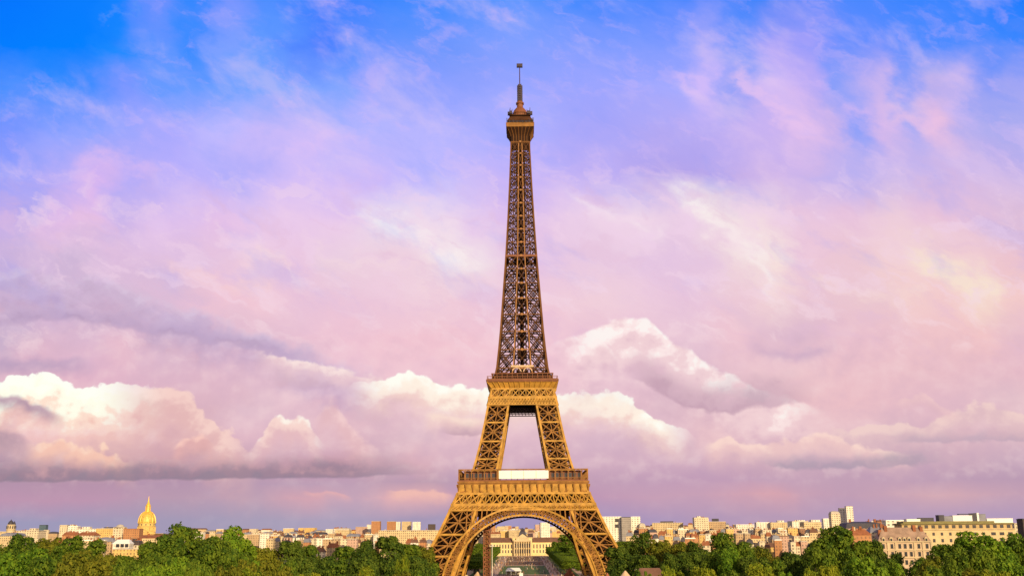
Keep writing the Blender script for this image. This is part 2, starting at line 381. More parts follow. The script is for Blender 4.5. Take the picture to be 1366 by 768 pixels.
# right-hand bank
sky = heap(sky, [(1080, 575), (1130, 566), (1180, 560), (1225, 560), (1255, 545), (1280, 534), (1310, 530), (1335, 538), (1366, 550), (1440, 560)], 6, 28,
           [(0, (232, 205, 208)), (0.4, (216, 186, 200)), (1, (196, 166, 190))], 55, 0.85, (60, 40))
sky = heap(sky, [(1185, 530), (1215, 524), (1230, 520), (1250, 532), (1280, 545)], 6, 16,
           [(0, (232, 198, 206)), (1, (216, 180, 196))], 24, 0.6, (20, 20))
sky = heap(sky, [(930, 600), (955, 584), (970, 576), (990, 584), (1030, 582), (1060, 580), (1082, 574), (1110, 576), (1150, 590), (1220, 600)], 6, 22,
           [(0, (244, 216, 212)), (0.4, (230, 196, 202)), (1, (206, 174, 194))], 44, 0.8, (20, 50))
sky = heap(sky, [(1000, 618), (1040, 624), (1100, 628), (1150, 627), (1195, 622), (1260, 616)], 5, 12,
           [(0, (158, 146, 175)), (0.5, (178, 158, 184)), (1, (204, 172, 192))], 30, 0.7, (40, 60), True)
sky = heap(sky, [(1170, 590), (1230, 592), (1300, 590), (1400, 588)], 5, 12,
           [(0, (176, 158, 186)), (1, (206, 176, 192))], 22, 0.6, (40, 40), True)
# flat dark base along the left
sky = heap(sky, [(-120, 644), (0, 643), (100, 643), (200, 641), (300, 640), (380, 638), (460, 637), (540, 634), (600, 630)], 4, 6,
           [(0, (134, 122, 150)), (0.3, (146, 126, 152)), (0.7, (180, 146, 164)), (1, (206, 164, 174))], 36, 0.85, (40, 150), True)
# streaks of salmon near the horizon
sky = heap(sky, [(405, 652), (430, 650), (455, 656), (480, 660)], 4, 12, [(0, (232, 176, 180)), (1, (206, 164, 182))], 14, 0.6, (20, 20))
sky = heap(sky, [(515, 650), (550, 646), (580, 650), (612, 660)], 4, 14, [(0, (240, 190, 182)), (1, (206, 164, 180))], 26, 0.7, (20, 20))
# soft tufts of high cirrus
clear = M('SUBTRACT', 1.0, M('MULTIPLY', step(U, uv_of(245, 60)[0], uv_of(140, 60)[0]), step(V, uv_of(100, 135)[1], uv_of(100, 75)[1])))
hiband = M('MULTIPLY', step(V, uv_of(683, 470)[1], uv_of(683, 330)[1]), clear)
sky = cmix(M('MULTIPLY', step(cir, 0.5, 0.75), M('MULTIPLY', hiband, 0.26)), sky, (*lin((246, 214, 236)), 1))
sky = cmix(M('MULTIPLY', step(cir, 0.48, 0.27), M('MULTIPLY', hiband, 0.20)), sky, (*lin((120, 150, 248)), 1))

sky = cmix(M('MULTIPLY', step(tuft, 0.5, 0.74), M('MULTIPLY', hiband, 0.24)), sky, (*lin((226, 192, 244)), 1))

# clear air everywhere else: Nishita sky with drifting pinkish cloud
nsky = nd('ShaderNodeTexSky', sky_type='NISHITA')
nsky.sun_disc = False
nsky.sun_elevation = R(SUN_EL)
nsky.sun_rotation = math.atan2(to_sun.x, to_sun.y)
nsky.altitude = 60
STR = 0.1
cl = noise(tc.outputs['Generated'], 3.0, 5, 0.6, dims='3D').outputs['Fac']
away = cmix(M('MULTIPLY', step(cl, 0.4, 0.62), 0.8), nsky.outputs[0], (8.5, 6.2, 6.6, 1))
pv = nd('ShaderNodeVectorMath', operation='SCALE')
put(pv.inputs[0], sky); pv.inputs['Scale'].default_value = 1 / STR
window = M('MULTIPLY', M('MULTIPLY', step(dy, 0.2, 0.45), step(M('ABSOLUTE', U), 0.95, 0.66)), M('MULTIPLY', step(V, 0.85, 0.64), step(V, -0.03, -0.005)))
final = cmix(window, away, pv.outputs[0])
bg = nd('ShaderNodeBackground')
put(bg.inputs[0], final)
bg.inputs[1].default_value = STR
out = nd('ShaderNodeOutputWorld')
put(out.inputs[0], bg.outputs[0])

# ------------------------------------------------------------------ materials
def new_mat(name):
    m = bpy.data.materials.new(name)
    m.use_nodes = True
    nt = m.node_tree
    return m, nt, nt.nodes['Principled BSDF']


def mat(name, rgb, rough=0.7, var=0.18, scale=0.4, metal=0.0, spec=0.3, objvar=0.0):
    """paint or stone with soft blotches of wear"""
    m, nt, b = new_mat(name)
    t = nt.nodes.new('ShaderNodeTexCoord')
    n = nt.nodes.new('ShaderNodeTexNoise')
    n.inputs['Scale'].default_value = scale
    n.inputs['Detail'].default_value = 5
    nt.links.new(t.outputs['Object'], n.inputs['Vector'])
    r = nt.nodes.new('ShaderNodeValToRGB')
    r.color_ramp.elements[0].position = 0.3
    r.color_ramp.elements[1].position = 0.7
    r.color_ramp.elements[0].color = (*[c * (1 - var) for c in rgb], 1)
    r.color_ramp.elements[1].color = (*[min(1, c * (1 + var)) for c in rgb], 1)
    nt.links.new(n.outputs['Fac'], r.inputs[0])
    nt.links.new(r.outputs[0], b.inputs['Base Color'])
    b.inputs['Roughness'].default_value = rough
    b.inputs['Metallic'].default_value = metal
    b.inputs['Specular IOR Level'].default_value = spec
    return m


def wall_mat(name, rgb, win=(0.06, 0.055, 0.06), bay=3.0, floor=3.3, wf=0.42, hf=0.55, strength=0.85):
    """stone front with rows of windows (uv in metres)"""
    m, nt, b = new_mat(name)
    L = nt.links.new
    uv = nt.nodes.new('ShaderNodeUVMap')
    s = nt.nodes.new('ShaderNodeSeparateXYZ')
    L(uv.outputs[0], s.inputs[0])

    def mt(op, a, b_=None):
        n = nt.nodes.new('ShaderNodeMath'); n.operation = op
        for i, v in enumerate((a, b_)):
            if v is None: continue
            if isinstance(v, bpy.types.NodeSocket): L(v, n.inputs[i])
            else: n.inputs[i].default_value = v
        return n.outputs[0]
    fu = mt('FRACT', mt('DIVIDE', s.outputs[0], bay))
    fv = mt('FRACT', mt('DIVIDE', s.outputs[1], floor))
    wu = mt('MULTIPLY', mt('GREATER_THAN', fu, 0.5 - wf / 2), mt('LESS_THAN', fu, 0.5 + wf / 2))
    wv = mt('MULTIPLY', mt('GREATER_THAN', fv, 0.2), mt('LESS_THAN', fv, 0.2 + hf))
    wn = nt.nodes.new('ShaderNodeTexWhiteNoise'); wn.noise_dimensions = '2D'
    cx = nt.nodes.new('ShaderNodeCombineXYZ')
    L(mt('FLOOR', mt('DIVIDE', s.outputs[0], bay)), cx.inputs[0]); L(mt('FLOOR', mt('DIVIDE', s.outputs[1], floor)), cx.inputs[1])
    L(cx.outputs[0], wn.inputs['Vector'])
    mask = mt('MULTIPLY', mt('MULTIPLY', wu, wv), mt('MULTIPLY', mt('ADD', mt('MULTIPLY', wn.outputs[0], 0.5), 0.5), strength))
    n = nt.nodes.new('ShaderNodeTexNoise'); n.inputs['Scale'].default_value = 0.12; n.inputs['Detail'].default_value = 4
    t = nt.nodes.new('ShaderNodeTexCoord'); L(t.outputs['Object'], n.inputs['Vector'])
    r = nt.nodes.new('ShaderNodeValToRGB')
    r.color_ramp.elements[0].position, r.color_ramp.elements[1].position = 0.3, 0.7
    r.color_ramp.elements[0].color = (*[c * 0.82 for c in rgb], 1)
    r.color_ramp.elements[1].color = (*[min(1, c * 1.12) for c in rgb], 1)
    L(n.outputs['Fac'], r.inputs[0])
    mx = nt.nodes.new('ShaderNodeMix'); mx.data_type = 'RGBA'
    L(mask, mx.inputs[0]); L(r.outputs[0], mx.inputs[6]); mx.inputs[7].default_value = (*win, 1)
    L(mx.outputs[2], b.inputs['Base Color'])
    b.inputs['Roughness'].default_value = 0.8
    b.inputs['Specular IOR Level'].default_value = 0.2
    return m


def leaf_mat(name, dark, mid, light):
    m, nt, b = new_mat(name)
    L = nt.links.new
    oi = nt.nodes.new('ShaderNodeObjectInfo')
    g = nt.nodes.new('ShaderNodeNewGeometry')
    t = nt.nodes.new('ShaderNodeTexCoord')
    n = nt.nodes.new('ShaderNodeTexNoise'); n.inputs['Scale'].default_value = 0.55; n.inputs['Detail'].default_value = 3
    L(t.outputs['Object'], n.inputs['Vector'])
    a = nt.nodes.new('ShaderNodeMath'); a.operation = 'MULTIPLY_ADD'
    L(g.outputs['Random Per Island'], a.inputs[0]); a.inputs[1].default_value = 0.5
    L(n.outputs['Fac'], a.inputs[2])
    a2 = nt.nodes.new('ShaderNodeMath'); a2.operation = 'MULTIPLY_ADD'
    L(oi.outputs['Random'], a2.inputs[0]); a2.inputs[1].default_value = 0.25; L(a.outputs[0], a2.inputs[2])
    r = nt.nodes.new('ShaderNodeValToRGB')
    e = r.color_ramp.elements
    e[0].position, e[0].color = 0.45, (*dark, 1)
    e[1].position, e[1].color = 1.15, (*light, 1)
    x = e.new(0.8); x.color = (*mid, 1)
    L(a2.outputs[0], r.inputs[0])
    L(r.outputs[0], b.inputs['Base Color'])
    b.inputs['Roughness'].default_value = 0.75
    b.inputs['Specular IOR Level'].default_value = 0.12
    tr = nt.nodes.new('ShaderNodeBsdfTranslucent')
    L(r.outputs[0], tr.inputs[0])
    ms = nt.nodes.new('ShaderNodeMixShader'); ms.inputs[0].default_value = 0.36
    L(b.outputs[0], ms.inputs[1]); L(tr.outputs[0], ms.inputs[2])
    L(ms.outputs[0], nt.nodes['Material Output'].inputs[0])
    return m


MT = dict(
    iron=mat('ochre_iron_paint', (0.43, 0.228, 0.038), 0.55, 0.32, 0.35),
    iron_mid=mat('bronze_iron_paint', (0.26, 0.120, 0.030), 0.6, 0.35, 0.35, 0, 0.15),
    iron_top=mat('shaded_top_iron', (0.070, 0.029, 0.013), 0.65, 0.22, 0.3, 0, 0.1),  # dimmer light on the upper tower is put into this colour
    iron_dark=mat('shaded_inner_iron', (0.036, 0.016, 0.009), 0.7, 0.2, 0.3, 0, 0.08),  # shade inside and under the ironwork is put into this colour
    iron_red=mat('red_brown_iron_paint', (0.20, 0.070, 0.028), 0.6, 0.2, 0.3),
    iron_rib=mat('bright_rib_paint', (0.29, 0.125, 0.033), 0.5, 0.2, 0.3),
    iron_shaft=mat('shaded_chord_iron', (0.145, 0.062, 0.020), 0.65, 0.22, 0.3, 0, 0.1),  # upper chords, darkened in the colour for the weaker light up there
    mast=mat('dark_mast_paint', (0.05, 0.035, 0.05), 0.6, 0.2, 0.6),
    white=mat('white_cladding', (0.82, 0.80, 0.74), 0.5, 0.03, 0.2),
    glass=mat('dark_window_glass', (0.035, 0.035, 0.045), 0.15, 0.2, 0.3, 0, 0.6),
    stone=mat('limestone', (0.55, 0.43, 0.26), 0.85, 0.15, 0.2),
    zinc=mat('zinc_roof', (0.20, 0.20, 0.24), 0.5, 0.2, 0.15),
    slate=mat('slate_roof', (0.055, 0.05, 0.065), 0.6, 0.2, 0.2),
    tile=mat('clay_tile_roof', (0.30, 0.11, 0.05), 0.85, 0.25, 0.25),
    browntile=mat('brown_tile_roof', (0.17, 0.085, 0.055), 0.85, 0.25, 0.25),
    paleroof=mat('pale_gravel_roof', (0.48, 0.42, 0.34), 0.9, 0.12, 0.2),
    palace=mat('golden_limestone', (0.74, 0.57, 0.27), 0.85, 0.1, 0.15),
    leadgold=mat('weathered_gilding', (0.62, 0.41, 0.08), 0.5, 0.45, 0.5, 0.1, 0.5),
    gold=mat('gilded_lead', (0.75, 0.46, 0.06), 0.42, 0.22, 0.35, 0.15, 0.5),
    goldstone=mat('warm_dome_stone', (0.66, 0.47, 0.16), 0.8, 0.12, 0.3),
    bark=mat('bark', (0.09, 0.06, 0.04), 0.9, 0.3, 0.8),
    grass=mat('lawn_grass', (0.10, 0.15, 0.025), 0.95, 0.3, 0.08),
    dirt=mat('worn_turf', (0.22, 0.125, 0.05), 0.95, 0.35, 0.12),
    gravel=mat('gravel_walk', (0.62, 0.41, 0.28), 0.95, 0.12, 0.2),
    land=mat('city_ground', (0.16, 0.14, 0.11), 0.95, 0.25, 0.01),
    canvas=mat('pale_canvas', (0.62, 0.42, 0.26), 0.8, 0.1, 0.4),
    metalpole=mat('pale_pole_paint', (0.6, 0.56, 0.5), 0.5, 0.08, 0.5),
)
WALL = dict(
    cream=wall_mat('cream_front', (0.66, 0.50, 0.28), wf=0.46, strength=1.0),
    pale=wall_mat('pale_front', (0.70, 0.58, 0.40), bay=4.0, wf=0.5, strength=0.85),
    white=wall_mat('white_front', (0.80, 0.73, 0.60), bay=4.5, wf=0.5, strength=0.75),
    yellow=wall_mat('yellow_front', (0.68, 0.45, 0.16), bay=3.4, strength=0.7),
    pink=wall_mat('rose_front', (0.56, 0.36, 0.27), bay=3.2, strength=0.75),
    orange=wall_mat('orange_brick_front', (0.46, 0.22, 0.10), bay=3.2, strength=0.6),
    tan=wall_mat('tan_front', (0.48, 0.33, 0.19), bay=3.0, strength=0.8),
    brown=wall_mat('brown_front', (0.27, 0.14, 0.085), bay=3.0, strength=0.8),
    mesh=wall_mat('grey_mesh_front', (0.34, 0.30, 0.27), bay=2.0, wf=0.6, strength=0.5),
    grey=wall_mat('blue_grey_glass_front', (0.10, 0.15, 0.19), (0.05, 0.08, 0.11), bay=2.0, wf=0.8, hf=0.7),
    dark=wall_mat('dark_front', (0.09, 0.065, 0.06), bay=3.0),
)
LEAF = dict(
    dark=leaf_mat('dark_leaf', (0.024, 0.052, 0.010), (0.068, 0.120, 0.014), (0.130, 0.180, 0.020)),
    deep=leaf_mat('deep_leaf', (0.034, 0.076, 0.010), (0.098, 0.170, 0.015), (0.175, 0.238, 0.020)),
    bright=leaf_mat('bright_leaf', (0.052, 0.120, 0.010), (0.135, 0.250, 0.016), (0.210, 0.305, 0.020)),
    olive=leaf_mat('olive_leaf', (0.062, 0.082, 0.010), (0.152, 0.175, 0.015), (0.240, 0.232, 0.020)),
    lime=leaf_mat('lime_leaf', (0.085, 0.140, 0.010), (0.205, 0.265, 0.016), (0.300, 0.315, 0.020)),
)

# ------------------------------------------------------------------ mesh helpers
class MB:
    def __init__(s):
        s.v, s.f, s.uv = [], [], {}

    def face(s, pts, uvs=None):
        i = len(s.v)
        s.v += [tuple(p) for p in pts]
        if uvs: s.uv[len(s.f)] = uvs
        s.f.append(tuple(range(i, i + len(pts))))

    def box(s, x0, y0, z0, x1, y1, z1, uv=False):
        i = len(s.v)
        s.v += [(x0, y0, z0), (x1, y0, z0), (x1, y1, z0), (x0, y1, z0), (x0, y0, z1), (x1, y0, z1), (x1, y1, z1), (x0, y1, z1)]
        fs = [(0, 3, 2, 1), (4, 5, 6, 7), (0, 1, 5, 4), (1, 2, 6, 5), (2, 3, 7, 6), (3, 0, 4, 7)]
        w, d, h = x1 - x0, y1 - y0, z1 - z0
        uvs = [None, None, (w, h), (d, h), (w, h), (d, h)]
        for f, q in zip(fs, uvs):
            if uv:
                s.uv[len(s.f)] = [(0, 0), (q[0], 0), (q[0], q[1]), (0, q[1])] if q else [(0, 0)] * 4
            s.f.append(tuple(i + k for k in f))
        return s

    def frustum(s, x0, y0, x1, y1, z0, z1, inset, top=None):
        """box that narrows by inset towards z1"""
        i = len(s.v)
        a = inset if isinstance(inset, tuple) else (inset, inset)
        s.v += [(x0, y0, z0), (x1, y0, z0), (x1, y1, z0), (x0, y1, z0),
                (x0 + a[0], y0 + a[1], z1), (x1 - a[0], y0 + a[1], z1), (x1 - a[0], y1 - a[1], z1), (x0 + a[0], y1 - a[1], z1)]
        for f in [(0, 3, 2, 1), (4, 5, 6, 7), (0, 1, 5, 4), (1, 2, 6, 5), (2, 3, 7, 6), (3, 0, 4, 7)]:
            s.f.append(tuple(i + k for k in f))
        return s

    def beam(s, p, q, w, t=None, side=None):
        p, q = Vector(p), Vector(q)
        d = q - p
        if d.length < 1e-6: return s
        d.normalize()
        a = Vector(side) if side is not None else (Vector((0, 0, 1)) if abs(d.z) < 0.9 else Vector((0, 1, 0)))
        x = d.cross(a)
        if x.length < 1e-4: x = d.cross(Vector((1, 0, 0)))
        x.normalize()
        y = d.cross(x).normalized()
        t = t or w
        x = x * (w / 2); y = y * (t / 2)
        i = len(s.v)
        for b in (p, q):
            for k in (x + y, y - x, -x - y, x - y):
                s.v.append(tuple(b + k))
        s.f += [(i, i + 1, i + 2, i + 3), (i + 7, i + 6, i + 5, i + 4)]
        for k in range(4):
            n = (k + 1) % 4
            s.f.append((i + k, i + 4 + k, i + 4 + n, i + n))
        return s

    def lathe(s, prof, n=24, cx=0, cy=0):
        i = len(s.v)
        for r, z in prof:
            for k in range(n):
                a = 2 * math.pi * (k + 0.5) / n
                s.v.append((cx + r * math.cos(a), cy + r * math.sin(a), z))
        m = len(prof)
        for j in range(m - 1):
            for k in range(n):
                l = (k + 1) % n
                s.f.append((i + j * n + k, i + j * n + l, i + (j + 1) * n + l, i + (j + 1) * n + k))
        s.f.append(tuple(i + k for k in reversed(range(n))))
        s.f.append(tuple(i + (m - 1) * n + k for k in range(n)))
        return s

    def tube(s, pts, radii, n=7):
        i = len(s.v)
        for j, (p, r) in enumerate(zip(pts, radii)):
            p = Vector(p)
            d = (Vector(pts[min(j + 1, len(pts) - 1)]) - Vector(pts[max(j - 1, 0)])).normalized()
            x = d.orthogonal().normalized(); y = d.cross(x)
            for k in range(n):
                a = 2 * math.pi * k / n
                s.v.append(tuple(p + x * (r * math.cos(a)) + y * (r * math.sin(a))))
        for j in range(len(pts) - 1):
            for k in range(n):
                l = (k + 1) % n
                s.f.append((i + j * n + k, i + j * n + l, i + (j + 1) * n + l, i + (j + 1) * n + k))
        return s

    def mesh(s, name, material):
        me = bpy.data.meshes.new(name)
        me.from_pydata(s.v, [], s.f)
        if s.uv:
            ul = me.uv_layers.new(name='UVMap')
            for p in me.polygons:
                q = s.uv.get(p.index)
                if q:
                    for k, li in enumerate(p.loop_indices):
                        ul.data[li].uv = q[k]
        me.materials.append(material)
        return me

    def build(s, name, material, parent=None, smooth=False):
        me = s.mesh(name, material)
        if smooth:
            me.polygons.foreach_set('use_smooth', [True] * len(me.polygons))
        o = bpy.data.objects.new(name, me)
        COL.objects.link(o)
        if parent is not None: o.parent = parent
        return o


def empty(name, loc=(0, 0, 0), rz=0.0):
    o = bpy.data.objects.new(name, None)
    o.empty_display_size = 1
    COL.objects.link(o)
    o.location = loc
    o.rotation_euler = (0, 0, rz)
    return o


def tag(o, label=None, cat=None, group=None, kind=None):
    if label: o['label'] = label
    if cat: o['category'] = cat
    if group: o['group'] = group
    if kind: o['kind'] = kind
    return o


# ------------------------------------------------------------------ ground
def ground_z(y):
    pts = [(-640, 29.4), (-566, 29.4), (-512, 21.0), (-450, 13.5), (-370, 6.0), (-290, 0.0), (30000, 0.0)]
    if y <= pts[0][0]: return pts[0][1]
    for (a, za), (b, zb) in zip(pts, pts[1:]):
        if a <= y <= b: return za + (zb - za) * (y - a) / (b - a)
    return 0.0


g = MB()
ys = [-4000, -640, -566, -550, -535, -512, -485, -450, -410, -370, -330, -290, 0, 800, 3000, 30000]
xs = [-20000, -4000, -800, -200, 0, 200, 800, 4000, 20000]
for y in ys:
    for x in xs:
        g.v.append((x, y, ground_z(y)))
nx = len(xs)
for j in range(len(ys) - 1):
    for i in range(nx - 1):
        g.f.append((j * nx + i, j * nx + i + 1, (j + 1) * nx + i + 1, (j + 1) * nx + i))
tag(g.build('ground', MT['land']), kind='structure')
SCHOOL_Y = 690.0
b = MB(); b.face([(-150, -100, 0.004), (150, -100, 0.004), (150, SCHOOL_Y - 6, 0.004), (-150, SCHOOL_Y - 6, 0.004)])
tag(b.build('esplanade', MT['gravel']), kind='structure')
for (y0, y1, m_) in ((100, 150, 'dirt'), (158, 340, 'grass'), (352, 470, 'dirt'), (482, 660, 'dirt')):
    b = MB(); b.face([(-19, y0, 0.010), (19, y0, 0.010), (19, y1, 0.010), (-19, y1, 0.010)])
    tag(b.build('lawn', MT[m_]), kind='structure')
for s in (-1, 1):
    b = MB(); b.face([(s * 33 - 6 , 100, 0.008), (s * 33 + 6, 100, 0.008), (s * 33 + 6, 660, 0.008), (s * 33 - 6, 660, 0.008)])
    tag(b.build('grass_border', MT['grass']), kind='structure')

# ------------------------------------------------------------------ the tower
def interp(tab, h):
    if h <= tab[0][0]: return tab[0][1]
    for (a, va), (b_, vb) in zip(tab, tab[1:]):
        if h <= b_: return va + (vb - va) * (h - a) / (b_ - a)
    return tab[-1][1]


OUT = [(0, 61.0), (8, 56.6), (18, 51.0), (29, 45.2), (41.5, 39.6), (50.5, 35.6), (57.6, 32.2), (62, 28.3), (70, 26.0), (80, 23.6), (91, 21.4), (100.6, 19.7), (110, 17.6), (117, 16.0), (123, 14.8), (140, 13.0), (165, 11.2), (192, 9.3), (215, 8.0), (240, 6.8), (263, 5.9), (272, 5.6)]
INN = [(0, 38.5), (8, 36.4), (18, 33.0), (29, 29.6), (41.5, 25.6), (50.5, 21.4), (57.6, 17.6), (62, 15.0), (70, 13.4), (80, 11.6), (91, 9.7), (100.6, 8.1), (110, 7.2), (117, 6.6), (123, 5.2), (140, 4.2), (165, 3.2), (192, 2.2), (215, 1.8), (240, 1.4), (263, 1.1), (272, 1.0)]
wo = lambda h: interp(OUT, h)
wi = lambda h: interp(INN, h)

tower = empty('lattice_tower')
tag(tower, 'towering ochre wrought-iron lattice tower with four arched legs and two platforms', 'tower')


def leg_corner(h, sx, sy, kx, ky):
    """corner of a leg's square section: k = 1 outer, 0 inner"""
    return Vector((sx * (wo(h) if kx else wi(h)), sy * (wo(h) if ky else wi(h)), h))


def star_panel(mb, a, b_, c, d, w, w2, nrm, rays=True, fine=0):
    """one lattice panel a-b (bottom), d-c (top): X, plus the cross of thinner bars"""
    mb.beam(a, c, w, w, nrm); mb.beam(b_, d, w, w, nrm)
    if rays:
        mb.beam((a + d) / 2, (b_ + c) / 2, w2, w2, nrm); mb.beam((a + b_) / 2, (c + d) / 2, w2, w2, nrm)
        for t0, t1 in (((a + b_) / 2, (b_ + c) / 2), ((b_ + c) / 2, (c + d) / 2), ((c + d) / 2, (d + a) / 2), ((d + a) / 2, (a + b_) / 2)):
            mb.beam(t0, t1, w2 * 0.7, w2 * 0.7, nrm)
    # gusset plate at the crossing
    m = (a + b_ + c + d) / 4
    u = (b_ - a).normalized(); v = (d - a).normalized()
    n = u.cross(v).normalized()
    k = w * 1.15
    mb.beam(m - n * 0.35, m + n * 0.35, k * 1.7, k * 1.7, v)


FACES = [((1, 1), (0, 1)), ((0, 1), (0, 0)), ((0, 0), (1, 0)), ((1, 0), (1, 1))]


def build_leg(name, sx, sy, levels, chord, diag, thin, m_main, m_lat, m_core, core=True, sub=None):
    main, lat, inner = MB(), MB(), MB()
    for h0, h1 in zip(levels, levels[1:]):
        n = max(1, int((h1 - h0) / 3.5))
        hs = [h0 + (h1 - h0) * i / n for i in range(n + 1)]
        for k in ((1, 1), (0, 1), (0, 0), (1, 0)):
            for q0, q1 in zip(hs, hs[1:]):
                main.beam(leg_corner(q0, sx, sy, *k), leg_corner(q1, sx, sy, *k), chord, chord, (sx, 0, 0))
        for (k0, k1) in FACES:
            a, b_ = leg_corner(h0, sx, sy, *k0), leg_corner(h0, sx, sy, *k1)
            d, c = leg_corner(h1, sx, sy, *k0), leg_corner(h1, sx, sy, *k1)
            nrm = (b_ - a).cross(d - a).normalized()
            star_panel(lat, a, b_, c, d, diag, thin, nrm)
            main.beam(d, c, chord * 0.75, chord * 0.6, nrm)
        # horizontal diaphragm
        d = [leg_corner(h1, sx, sy, *k) for k in ((1, 1), (0, 1), (0, 0), (1, 0))]
        inner.beam(d[0], d[2], thin, thin); inner.beam(d[1], d[3], thin, thin)
        if core:   # lift shaft and stairs climbing inside the leg
            for hh0, hh1 in zip(hs, hs[1:]):
                def cc(h, fx, fy):
                    x = wi(h) + (wo(h) - wi(h)) * fx; y = wi(h) + (wo(h) - wi(h)) * fy
                    return Vector((sx * x, sy * y, h))
                P0 = [cc(hh0, 0.3, 0.3), cc(hh0, 0.72, 0.3), cc(hh0, 0.72, 0.72), cc(hh0, 0.3, 0.72)]
                P1 = [cc(hh1, 0.3, 0.3), cc(hh1, 0.72, 0.3), cc(hh1, 0.72, 0.72), cc(hh1, 0.3, 0.72)]
                for i in range(4):
                    j = (i + 1) % 4
                    inner.beam(P0[i], P1[i], 0.7); inner.beam(P0[i], P1[j], 0.55); inner.beam(P0[j], P1[i], 0.55); inner.beam(P1[i], P1[j], 0.7)
                inner.beam(cc(hh0, .5, .5), cc(hh1, .5, .5), 1.6, 1.6)
                inner.beam(cc(hh0, .15, .5), cc(hh1, .85, .5), 0.45); inner.beam(cc(hh0, .5, .85), cc(hh1, .5, .15), 0.45)
                inner.beam(cc(hh0, .85, .85), cc(hh1, .15, .15), 0.45); inner.beam(cc(hh0, .15, .85), cc(hh1, .85, .15), 0.45)
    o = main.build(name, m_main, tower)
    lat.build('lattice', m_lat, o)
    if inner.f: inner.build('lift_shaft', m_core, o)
    return o


L1 = [3.5, 8, 18, 29, 41.5, 50.5, 57]
L2 = [57, 63, 69.8, 79.8, 90.6, 100.6, 105.5, 110.5, 115]
for sx in (-1, 1):
    for sy in (-1, 1):
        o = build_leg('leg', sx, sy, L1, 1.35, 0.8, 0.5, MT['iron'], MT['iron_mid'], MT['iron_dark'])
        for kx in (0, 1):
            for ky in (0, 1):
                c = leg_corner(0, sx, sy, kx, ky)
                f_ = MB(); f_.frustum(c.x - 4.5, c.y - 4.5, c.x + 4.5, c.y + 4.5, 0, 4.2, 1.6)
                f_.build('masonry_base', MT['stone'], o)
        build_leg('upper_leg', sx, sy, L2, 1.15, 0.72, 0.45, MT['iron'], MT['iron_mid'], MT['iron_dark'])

# four arches between the legs, each in the plane of its face
AZ, AR0, AR1 = 1.0, 37.7, 42.3


def rot_k(p, k):
    x, y, z = p
    for _ in range(k): x, y = -y, x
    return Vector((x, y, z))


for k in range(4):
    rim, web, soffit = MB(), MB(), MB()

    def ap(r, a, off=0.0):
        z = AZ + r * math.sin(a)
        return rot_k((r * math.cos(a), -(wo(max(z, 0)) + 0.9) + off, z), k)
    n = 56
    A = [R(6 + 168 * i / n) for i in range(n + 1)]
    for a0, a1 in zip(A, A[1:]):
        nr = (ap(1, (a0 + a1) / 2) - ap(0, (a0 + a1) / 2)).normalized()
        rim.beam(ap(AR0 + 0.35, a0), ap(AR0 + 0.35, a1), 0.75, 1.0)
        rim.beam(ap(AR1, a0), ap(AR1, a1), 0.75, 0.95)
        am = (a0 + a1) / 2
        web.beam(ap(AR0 + .6, a0, .2), ap(AR1, a0, .2), 0.42, 0.5)
        web.beam(ap(AR0 + .6, a0, .25), ap(AR1, a1, .25), 0.34); web.beam(ap(AR0 + .6, a1, .25), ap(AR1, a0, .25), 0.34)
        web.beam(ap((AR0 + AR1) / 2, a0, .15), ap((AR0 + AR1) / 2, a1, .15), 0.3)
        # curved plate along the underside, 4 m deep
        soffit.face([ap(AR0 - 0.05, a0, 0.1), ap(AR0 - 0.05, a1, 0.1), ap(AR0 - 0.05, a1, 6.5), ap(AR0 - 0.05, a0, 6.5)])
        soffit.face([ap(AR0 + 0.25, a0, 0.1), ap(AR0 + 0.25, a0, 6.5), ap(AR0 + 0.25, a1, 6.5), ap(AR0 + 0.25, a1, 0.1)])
        web.beam(ap(AR1, a0, 3.8), ap(AR1, a1, 3.8), 0.5)
        web.beam(ap(AR0 + .6, a0, 3.9), ap(AR1, a1, 3.8), 0.34); web.beam(ap(AR0 + .6, a1, 3.9), ap(AR1, a0, 3.8), 0.34)
    # spandrel: shrinking openings between the arch and the girder above
    zt = 44.2
    x = 9.0
    while x < 31:
        z0 = AZ + math.sqrt(max(AR1 ** 2 - x ** 2, 0)) + 0.2
        if wi(z0) < x - 1.5: break
        for s in (-1, 1):
            y = -(wo(zt) + 0.9)
            web.beam(rot_k((s * x, -(wo(z0) + .8), z0), k), rot_k((s * (x - 0.4), -(wo(zt) + .8), zt), k), 0.6, 0.5)
            if zt - z0 > 1.6:
                web.beam(rot_k((s * x, -(wo(zt) + .8), zt - .9), k), rot_k((s * (x + 1.3), -(wo(zt) + .8), zt - 0.2), k), 0.45)
                web.beam(rot_k((s * (x + 2.6), -(wo(zt) + .8), zt - .9), k), rot_k((s * (x + 1.3), -(wo(zt) + .8), zt - 0.2), k), 0.45)
        x += 2.7
    o = rim.build('arch', MT['iron'], tower)
    web.build('arch_lattice', MT['iron_mid'], o)
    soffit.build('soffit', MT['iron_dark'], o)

# girders that tie the legs under each platform


